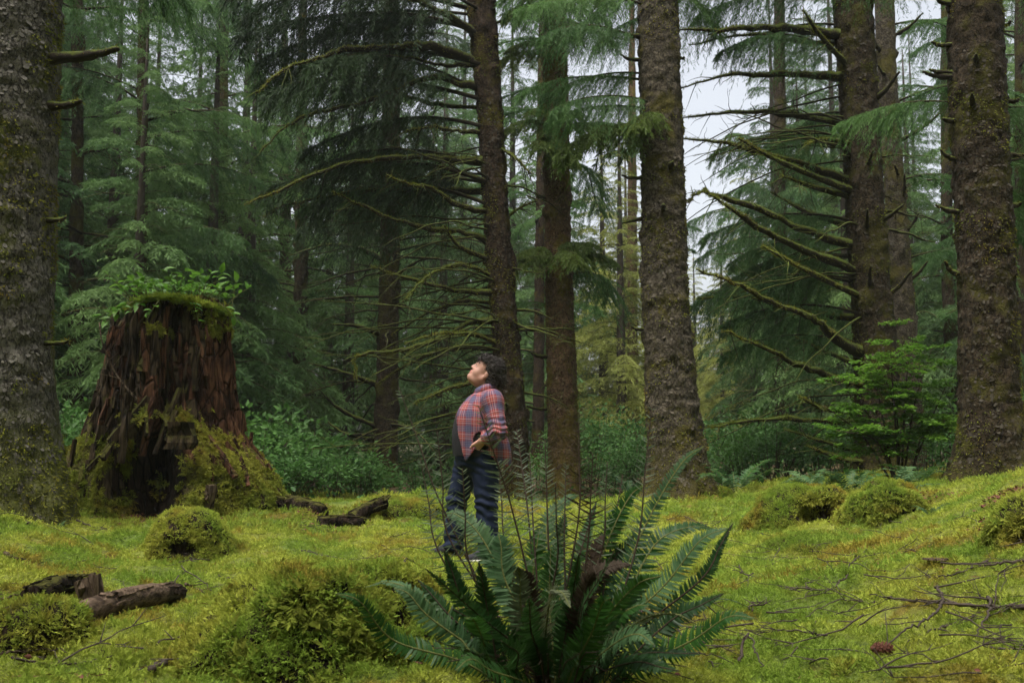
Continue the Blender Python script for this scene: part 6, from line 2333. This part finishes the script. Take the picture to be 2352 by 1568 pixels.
# tee under it
T_ = Sdf((-.30, -.32, .66), (.30, .32, 1.42), .009)
torso_shapes(T_, .004)
V, Q = T_.net()
N = vert_normals(V, Q)
V = V + N * (.006 * fbm(V * np.array((9, 9, 4)), 51, 3))[:, None]
f3 = V[Q].mean(1)
k = (f3[:, 2] > .80) & ~((f3[:, 2] > 1.30) & (np.hypot(f3[:, 0] - .06, f3[:, 1]) < .115))
Vs, Qs, _ = compact(V, Q[k])
MB().add(Vs + PO, Qs).build('t_shirt', M['tee'], person)

# trousers
T_ = Sdf((-.36, -.36, .0), (.36, .36, 1.0), .0085)
T_.ell((.025, 0, .80), (.190, .198, .17), None, .06)
T_.cap((-.058, .09, .76), (-.152, .11, .44), .108, .084, .04)
T_.cap((-.152, .11, .44), (-.176, .12, .055), .083, .083, .03)
T_.cap((.078, -.09, .76), (.088, -.1, .43), .115, .090, .04)
T_.cap((.088, -.1, .43), (.112, -.11, .035), .088, .086, .03)
V, Q = T_.net()
N = vert_normals(V, Q)
kn = np.exp(-((V[:, 2] - .42) / .13) ** 2) + 1.3 * np.exp(-((V[:, 2] - .10) / .08) ** 2) + .6 * np.exp(-((V[:, 2] - .72) / .08) ** 2)
V = V + N * ((.010 * fbm(V * np.array((10, 10, 4)), 61, 3)) + .008 * kn * np.sin(V[:, 2] * 85 + V[:, 0] * 30 + 5 * fbm(V * 8, 62, 2)))[:, None]
V = relax(V, Q, 1, .5)
f3 = V[Q].mean(1)
k = (f3[:, 2] < .865) & (f3[:, 2] > np.where(f3[:, 0] < -.03, .045, .02))
Vs, Qs, _ = compact(V, Q[k])
Vd, Qd = solid(Vs, Qs, .004)
MB().add(Vd + PO, Qd).build('trousers', M['navy'], person)


def shoe(heel, toe, name='shoe'):
    heel, toe = np.array(heel), np.array(toe)
    d = norm(toe - heel)
    s = np.cross((0, 0, 1.0), d)
    L = np.linalg.norm(toe - heel)
    S = Sdf(np.minimum(heel, toe) - .08, np.maximum(heel, toe) + np.array((.08, .08, .13)), .006)
    S.cap(heel + (0, 0, .045), heel + d * L * .35 + np.array((0, 0, .055)), .040, .043, .03)
    S.cap(heel + d * L * .35 + np.array((0, 0, .05)), toe - d * .03 + np.array((0, 0, .030)), .044, .030, .03)
    V, Q = S.net()
    V[:, 2] = np.maximum(V[:, 2], heel[2] + .014)
    o = MB().add(V + PO, Q).build(name, M['shoe'], person)
    u = np.linspace(0, 2 * math.pi, 40, endpoint=False)
    ring = (heel + d * (L * .5))[None] + d[None] * (np.cos(u) * (L * .5 + .03))[:, None] + s[None] * (np.sin(u) * (.044 + .006 * np.cos(u)))[:, None]
    a = ring + np.array((0, 0, .001))
    b = ring * 1 + np.array((0, 0, .024))
    n = 40
    mb = MB().add(np.concatenate([a, b, [a.mean(0)], [b.mean(0)]]) + PO, [(i, (i + 1) % n, n + (i + 1) % n, n + i) for i in range(n)],
                  [(i, 2 * n, (i + 1) % n) for i in range(n)] + [(n + i, n + (i + 1) % n, 2 * n + 1) for i in range(n)])
    mb.build('sole', M['sole'], o)


shoe((-.165, .115, -.005), (-.375, .135, -.005))
shoe((.125, -.11, -.02), (-.070, -.185, -.02))

# ------------------------------------------------------------------ logs, sticks and litter
rd = np.random.default_rng(31)


def gpt(px, py, depth, lift=0.0):
    p = P(px, py, depth)
    return np.array((p[0], depth, gz(p[0], depth) + lift))


def ray_ground(px, py):
    """the place on the ground seen at a survey pixel"""
    ys = np.linspace(2.3, 22, 500)
    pts = np.array([P(px, py, y) for y in ys])
    d = pts[:, 2] - G(pts[:, 0], pts[:, 1])
    k = np.where(d < 0)[0]
    i = k[0] if len(k) else 499
    return np.array((pts[i, 0], ys[i], float(G(pts[i:i + 1, 0], pts[i:i + 1, 1])[0])))


def log(name, label, a, b, r0, r1, mat, seed, wob=.28, cat='log', n=14, k=26, sag=.03):
    t = np.linspace(0, 1, k)[:, None]
    c = a * (1 - t) + b * t + np.array((0, 0, 1)) * (sag * np.sin(t * 3.0))
    root = thing(name, a, label, cat)
    mb = MB()
    rr = (r0 + (r1 - r0) * t[:, 0]) * (1 + .10 * vnoise(np.stack([t[:, 0] * 9, 0 * t[:, 0], 0 * t[:, 0] + seed], 1), seed))
    tube(mb, c, rr, n, 0, True, wob, seed)
    mb.build('trunk', mat, root, True)
    # frayed strips along it
    ax = norm(b - a)
    for i in range(int(26)):
        u = rd.uniform(.05, .98)
        an = rd.uniform(-1.9, 1.9)
        s1 = norm(np.cross(ax, (0, 0, 1.0)))
        u1 = np.cross(s1, ax)
        nr = s1 * math.sin(an) + u1 * math.cos(an)
        L = rd.uniform(.08, .22)
        st = slab(rd, .022, L, .010, .5)
        rot = np.stack([np.cross(ax, nr), nr, ax], 1)
        V, Q, T, m = st.arrays()
        p = a * (1 - u) + b * u + nr * (r0 + (r1 - r0) * u) * 1.0 + np.array((0, 0, sag * math.sin(u * 3)))
        MB().add(V @ rot.T + p, Q).build('wood_strip', mat, root, False)
    return root


# fallen log at the lower left
a, b = ray_ground(118, 1462), ray_ground(408, 1384)
a[2] += .035
b[2] += .03
log('fallen_log', 'weathered brown log lying on the moss at the lower left', a, b, .060, .044, M['log_wood'], 3)
moss_mound(a + np.array((-.07, -.02, -.06)), 0.16, 0.15, 0.15, 16, 'moss clump swallowing the near end of the fallen log', None, 1500, 0.95, False, 0.2)
# upright chunk and the hollow rotten end next to it
c = ray_ground(208, 1395)
r_ = thing('wood_chunk', c, 'short split chunk of grey wood standing behind the fallen log', 'wood')
for k in range(5):
    st = slab(rd, .035, rd.uniform(.12, .2), .03, .7)
    V, Q, T, m = st.arrays()
    an = rd.normal() * .15 - .3
    V = V @ np.array([(math.cos(an), 0, -math.sin(an)), (0, 1, 0), (math.sin(an), 0, math.cos(an))])
    MB().add(V + c + np.array(((k - 2) * .022, rd.normal() * .01, .05)), Q).build('wood_strip', M['wood_pale'], r_, False)
a, b = ray_ground(75, 1392), ray_ground(180, 1372)
log('rotten_log', 'rotten dark brown log end sunk in moss above the fallen log', a + np.array((0, 0, .02)), b + np.array((0, 0, .05)), .055, .05, M['rot_dark'], 4, .4)
# dark logs between the stump and the person
a, b = ray_ground(640, 1172), ray_ground(740, 1185)
log('rotten_log', 'black rotten log at the right foot of the old stump', a + np.array((0, 0, .05)), b + np.array((0, 0, .03)), .10, .07, M['rot_dark'], 5, .4)
a, b = ray_ground(735, 1205), ray_ground(835, 1205)
log('rotten_log', 'flat crumbling log between its two dark neighbours', a, b, .06, .05, M['rot_dark'], 6, .5)
a, b = ray_ground(808, 1205), ray_ground(885, 1188)
log('rotten_log', 'dark log with a raised broken end left of the person', a + np.array((0, 0, .04)), b + np.array((0, 0, .12)), .065, .06, M['rot_dark'], 7, .35)


def stick(pix, r0, r1, label, group=None, mat=None, subs=4, lift=.012, name='fallen_branch', cat='branch', arch=0.0):
    pts = np.array([ray_ground(*p) for p in pix])
    pts[:, 2] += lift + r0
    if len(pts) > 2 and arch:
        pts[1:-1, 2] += arch
    c = spline(pts, 9 * len(pts))
    c = c + rd.normal(size=c.shape) * np.array((.004, .004, .003))
    root = thing(name, c[0], label, cat, group)
    mb = MB()
    r0 *= .72
    rr = np.linspace(r0, r1 * .6, len(c))
    tube(mb, c, rr, 6)
    mb.build('stem', mat or M['twig'], root)
    L = np.linalg.norm(np.diff(c, axis=0), axis=1).sum()
    for _ in range(subs):
        i = rd.integers(2, len(c) - 2)
        d = norm(c[i + 1] - c[i])
        dv = norm(d * rd.uniform(.3, 1) + np.array((rd.normal() * .7, rd.normal() * .9, rd.uniform(-.05, .25))))
        ll = L * rd.uniform(.12, .38)
        t = np.linspace(0, 1, 6)[:, None]
        q = c[i] + dv * ll * t + rd.normal(size=(6, 3)) * .004 * t
        q[:, 2] = np.maximum(q[:, 2], G(q[:, 0], q[:, 1]) + .012)
        mb = MB()
        tube(mb, q, np.linspace(rr[i] * .6, .0015, 6), 4)
        mb.build('twig', mat or M['twig'], root)
    return root


stick([(2352, 1418), (2280, 1410), (2160, 1408), (2080, 1395), (2000, 1385)], .016, .004, 'long dead branch lying across the moss at the right, forked near its thick end', None, None, 7)
stick([(2150, 1375), (2166, 1410), (2150, 1450), (2100, 1480), (2020, 1510)], .010, .004, 'curved dead branch hooking down below the long one', None, None, 4, .02, arch=.02)
stick([(2270, 1392), (2275, 1430), (2245, 1480)], .011, .004, 'short thick dead branch bent down from the long one', None, None, 2, .02, arch=.03)
stick([(2240, 1430), (2150, 1460), (2080, 1490)], .009, .003, 'slim dead branch crossing under the curved one', None, None, 3)
stick([(2270, 1300), (2200, 1330), (2150, 1350)], .010, .003, 'grey forked branch on the slope above the long one', None, None, 3)
stick([(2352, 1300), (2260, 1310), (2200, 1308)], .010, .003, 'dark stick with knotted end at the edge of the right slope', None, None, 4)
stick([(2050, 1380), (2000, 1395), (1930, 1402), (1850, 1430)], .007, .003, 'slender arched twig in the middle of the right hand moss', None, None, 4)
stick([(1700, 1545), (1718, 1525), (1752, 1556)], .009, .003, 'broken twig bent like a tent at the bottom right of the fern', None, None, 1, .02, arch=.06)
stick([(1990, 1270), (1960, 1300), (1930, 1330)], .008, .003, 'clump of thin dead branchlets in the hollow of the right hand slope', None, None, 7)
stick([(1950, 1330), (1900, 1370), (1800, 1400)], .006, .002, 'dry spray of twigs right of the large fern', None, None, 8)
stick([(1840, 1240), (1790, 1270), (1770, 1300)], .007, .002, 'twiggy dead tip beside the low ochre swell', None, None, 7)
stick([(1900, 1470), (1800, 1465), (1740, 1475)], .006, .002, 'tangle of thin dark twigs low on the right of the fern', None, None, 9)
stick([(0, 1392), (50, 1375), (112, 1355)], .008, .003, 'pale stick left of the rotten log end', None, M['wood_pale'], 1)
stick([(0, 1520), (60, 1518), (155, 1515)], .008, .003, 'pale brown stick at the lower left edge', None, M['wood_pale'], 2)
stick([(30, 1500), (50, 1480), (72, 1468)], .010, .006, 'two pale splinters poking out below the moss clump', None, M['wood_pale'], 1, .03)
stick([(20, 1550), (150, 1540), (260, 1538)], .007, .003, 'dark twig along the lower left edge', None, None, 5)
stick([(350, 1560), (385, 1540), (410, 1528)], .016, .010, 'stubby dark stick at the foot of the large moss mound', None, None, 0)
stick([(425, 1350), (450, 1362), (470, 1372)], .010, .005, 'short pale stick just beyond the tip of the fallen log', None, M['wood_pale'], 2)
stick([(10, 1280), (30, 1292), (60, 1300)], .018, .010, 'grey broken stick on the left bank', None, M['wood_pale'], 0)
stick([(60, 1210), (110, 1208), (165, 1205)], .012, .005, 'dark root like stick before the foot of the nearest trunk', None, None, 1)
stick([(175, 1205), (210, 1216), (245, 1222)], .012, .005, 'mossy stick trailing from the foot of the nearest trunk', None, None, 1)
stick([(895, 1240), (930, 1235), (990, 1238)], .006, .002, 'thin twig lying left of the feet of the person', None, None, 4)
stick([(925, 1345), (930, 1320), (955, 1305)], .008, .004, 'curled bare twig behind the large moss mound', None, None, 0, .02, arch=.05)
stick([(1570, 1190), (1620, 1210), (1700, 1225)], .007, .002, 'fine branch lying below the foot of the centre trunk', None, None, 5)
stick([(690, 1270), (790, 1290), (900, 1285)], .006, .002, 'long thin twig across the open moss left of the person', None, None, 5)

# many thin twigs that nothing tells apart
TW = []
for k in range(10):
    mb = MB()
    L = rd.uniform(.16, .42)
    t = np.linspace(0, 1, 9)
    c = np.stack([L * (t - .5), .05 * L * np.cumsum(rd.normal(size=9)), .012 + .012 * np.sin(t * 5 + k)], 1)
    tube(mb, c, np.linspace(.0034, .0012, 9), 4)
    for _ in range(rd.integers(1, 5)):
        i = rd.integers(1, 7)
        dv = np.array((rd.uniform(.2, 1), rd.choice([-1, 1]) * rd.uniform(.4, 1), rd.uniform(0, .25)))
        tube(mb, c[i] + norm(dv) * np.linspace(0, L * rd.uniform(.1, .35), 4)[:, None], np.linspace(.003, .001, 4), 3)
    TW.append(mb.mesh('twig', M['twig']))
ntw = 0
while ntw < 170:
    px, py = rd.uniform(-20, 2370), rd.uniform(1180, 1560)
    if 450 < px < 1000 and py > 1290 and rd.uniform() < .8:
        continue
    if px < 1200 and rd.uniform() < .35:
        continue
    g = ray_ground(px, py)
    if not (2.8 < g[1] < 13):
        continue
    nrm = g_normal(np.array([g[0]]), np.array([g[1]]))[0]
    az = rd.uniform(0, 6.28)
    rot = basis(np.cross(nrm, (math.cos(az), math.sin(az), 0.1)), nrm)
    o = link('twig', TW[rd.integers(10)])
    put(o, M4(rot, g + nrm * .022, rd.uniform(.6, 1.3)))
    tag(o, 'thin dead twig lying loose on the moss', 'twig', 'thin twigs strewn over the moss')
    ntw += 1

# cones, bark chip, leaves
cone = thing('spruce_cone', ray_ground(2025, 1515) + np.array((0, 0, .03)), 'reddish brown spruce cone lying on the moss below the dead branches', 'cone')
cv = np.array(parent_world(cone))
csc = leaf_mb(1, .9, .3, -.35).mesh('cone_scale', M['litter'])
mb = MB()
tube(mb, np.stack([np.linspace(-.035, .035, 8), np.zeros(8), np.zeros(8)], 1) + cv, np.array([.006, .012, .014, .015, .014, .012, .009, .004]), 8)
mb.build('core', M['litter'], cone)
for k in range(60):
    u = k / 59
    a = k * 2.399
    r = .013 * math.sin(math.pi * (.15 + .75 * u))
    o = link('cone_scale', csc, cone)
    nr = np.array((0, math.cos(a), math.sin(a)))
    put(o, M4(basis(np.array((.75, 0, 0)) + nr * .55, nr), np.array((-.033 + .064 * u, 0, 0)) + nr * r, .015))
chip = ray_ground(2148, 1300)
st = slab(rd, .07, .12, .008, .6)
V, Q, T, m = st.arrays()
V = V[:, [2, 0, 1]] + chip + np.array((0, 0, .03))
o = MB().add(V, Q).build('bark_chip', M['wood_pale'], None, False)
tag(o, 'pale flat chip of bark lying alone on the right hand moss', 'bark')


def litter(px, py, n, spread, label):
    g = ray_ground(px, py)
    mb = MB()
    x = g[0] + rd.normal(size=n) * spread
    y = g[1] + rd.normal(size=n) * spread * 1.3
    z = G(x, y) + rd.uniform(.008, .035, n)
    leaves_into(mb, np.stack([x, y, z], 1), rd.normal(size=(n, 3)) * np.array((1, 1, .25)), rd.uniform(.018, .034, n), rd, 0, .6)
    tag(mb.build('leaf_litter', M['litter']), label, None, None, 'stuff')


litter(2312, 1150, 330, .085, 'red brown dead leaves and cone scales in a bare pocket high on the right slope')
litter(2310, 1192, 220, .075, 'red brown dead leaves in the lower bare pocket of the right slope')
litter(2140, 1148, 300, .20, 'rusty needle litter left of the far right trunk')
litter(390, 1195, 420, .30, 'crumbled brown wood and litter in front of the stump hollow')
litter(330, 1185, 300, .2, 'dark litter under the hollow of the stump')
litter(745, 1200, 260, .18, 'crumbled rotten wood round the dark logs')
n = 9000
yy = rd.uniform(2.9, 12.5, n)
xx = rd.uniform(-.56, .56, n) * yy
dn = fbm(np.stack([xx, yy, 0 * xx], 1) * 1.5, 91, 4)
kk = rd.uniform(size=n) < np.clip(.06 + 1.6 * (dn - .12), .04, .9)
xx, yy = xx[kk], yy[kk]
zz = G(xx, yy) + rd.uniform(.016, .034, len(xx))
g = np.stack([xx, yy, zz], 1)
mb = MB()
h = len(g) // 4
leaves_into(mb, g[:h], rd.normal(size=(h, 3)) * np.array((1, 1, .3)), rd.uniform(.010, .030, h), rd, 0, .6)
blades(mb, g[h:], rd.normal(size=(len(g) - h, 3)) * np.array((1, 1, .12)), rd.uniform(.02, .06, len(g) - h), .004, rd)
tag(mb.build('fallen_leaves', M['litter']), 'small brown needles, leaves and scales scattered over the moss', None, None, 'stuff')

# ------------------------------------------------------------------ haze
HZ = NT('haze')
pv = HZ.n('ShaderNodeVolumePrincipled')
pv.inputs['Color'].default_value = (0.86, 0.93, 0.92, 1)
pv.inputs['Density'].default_value = 0.0006
pv.inputs['Anisotropy'].default_value = 0.2
HZ.l(pv.outputs[0], HZ.out.inputs['Volume'])
hb = MB()
X0, X1, Y0, Y1, Z0, Z1 = -75, 75, -12, 95, -2.5, 27
hb.add([(X0, Y0, Z0), (X1, Y0, Z0), (X1, Y1, Z0), (X0, Y1, Z0), (X0, Y0, Z1), (X1, Y0, Z1), (X1, Y1, Z1), (X0, Y1, Z1)],
       [(3, 2, 1, 0), (4, 5, 6, 7), (0, 1, 5, 4), (1, 2, 6, 5), (2, 3, 7, 6), (3, 0, 4, 7)])
hz = hb.build('haze', HZ.m, None, False)
tag(hz, 'thin pale forest haze filling the air', None, None, 'stuff')
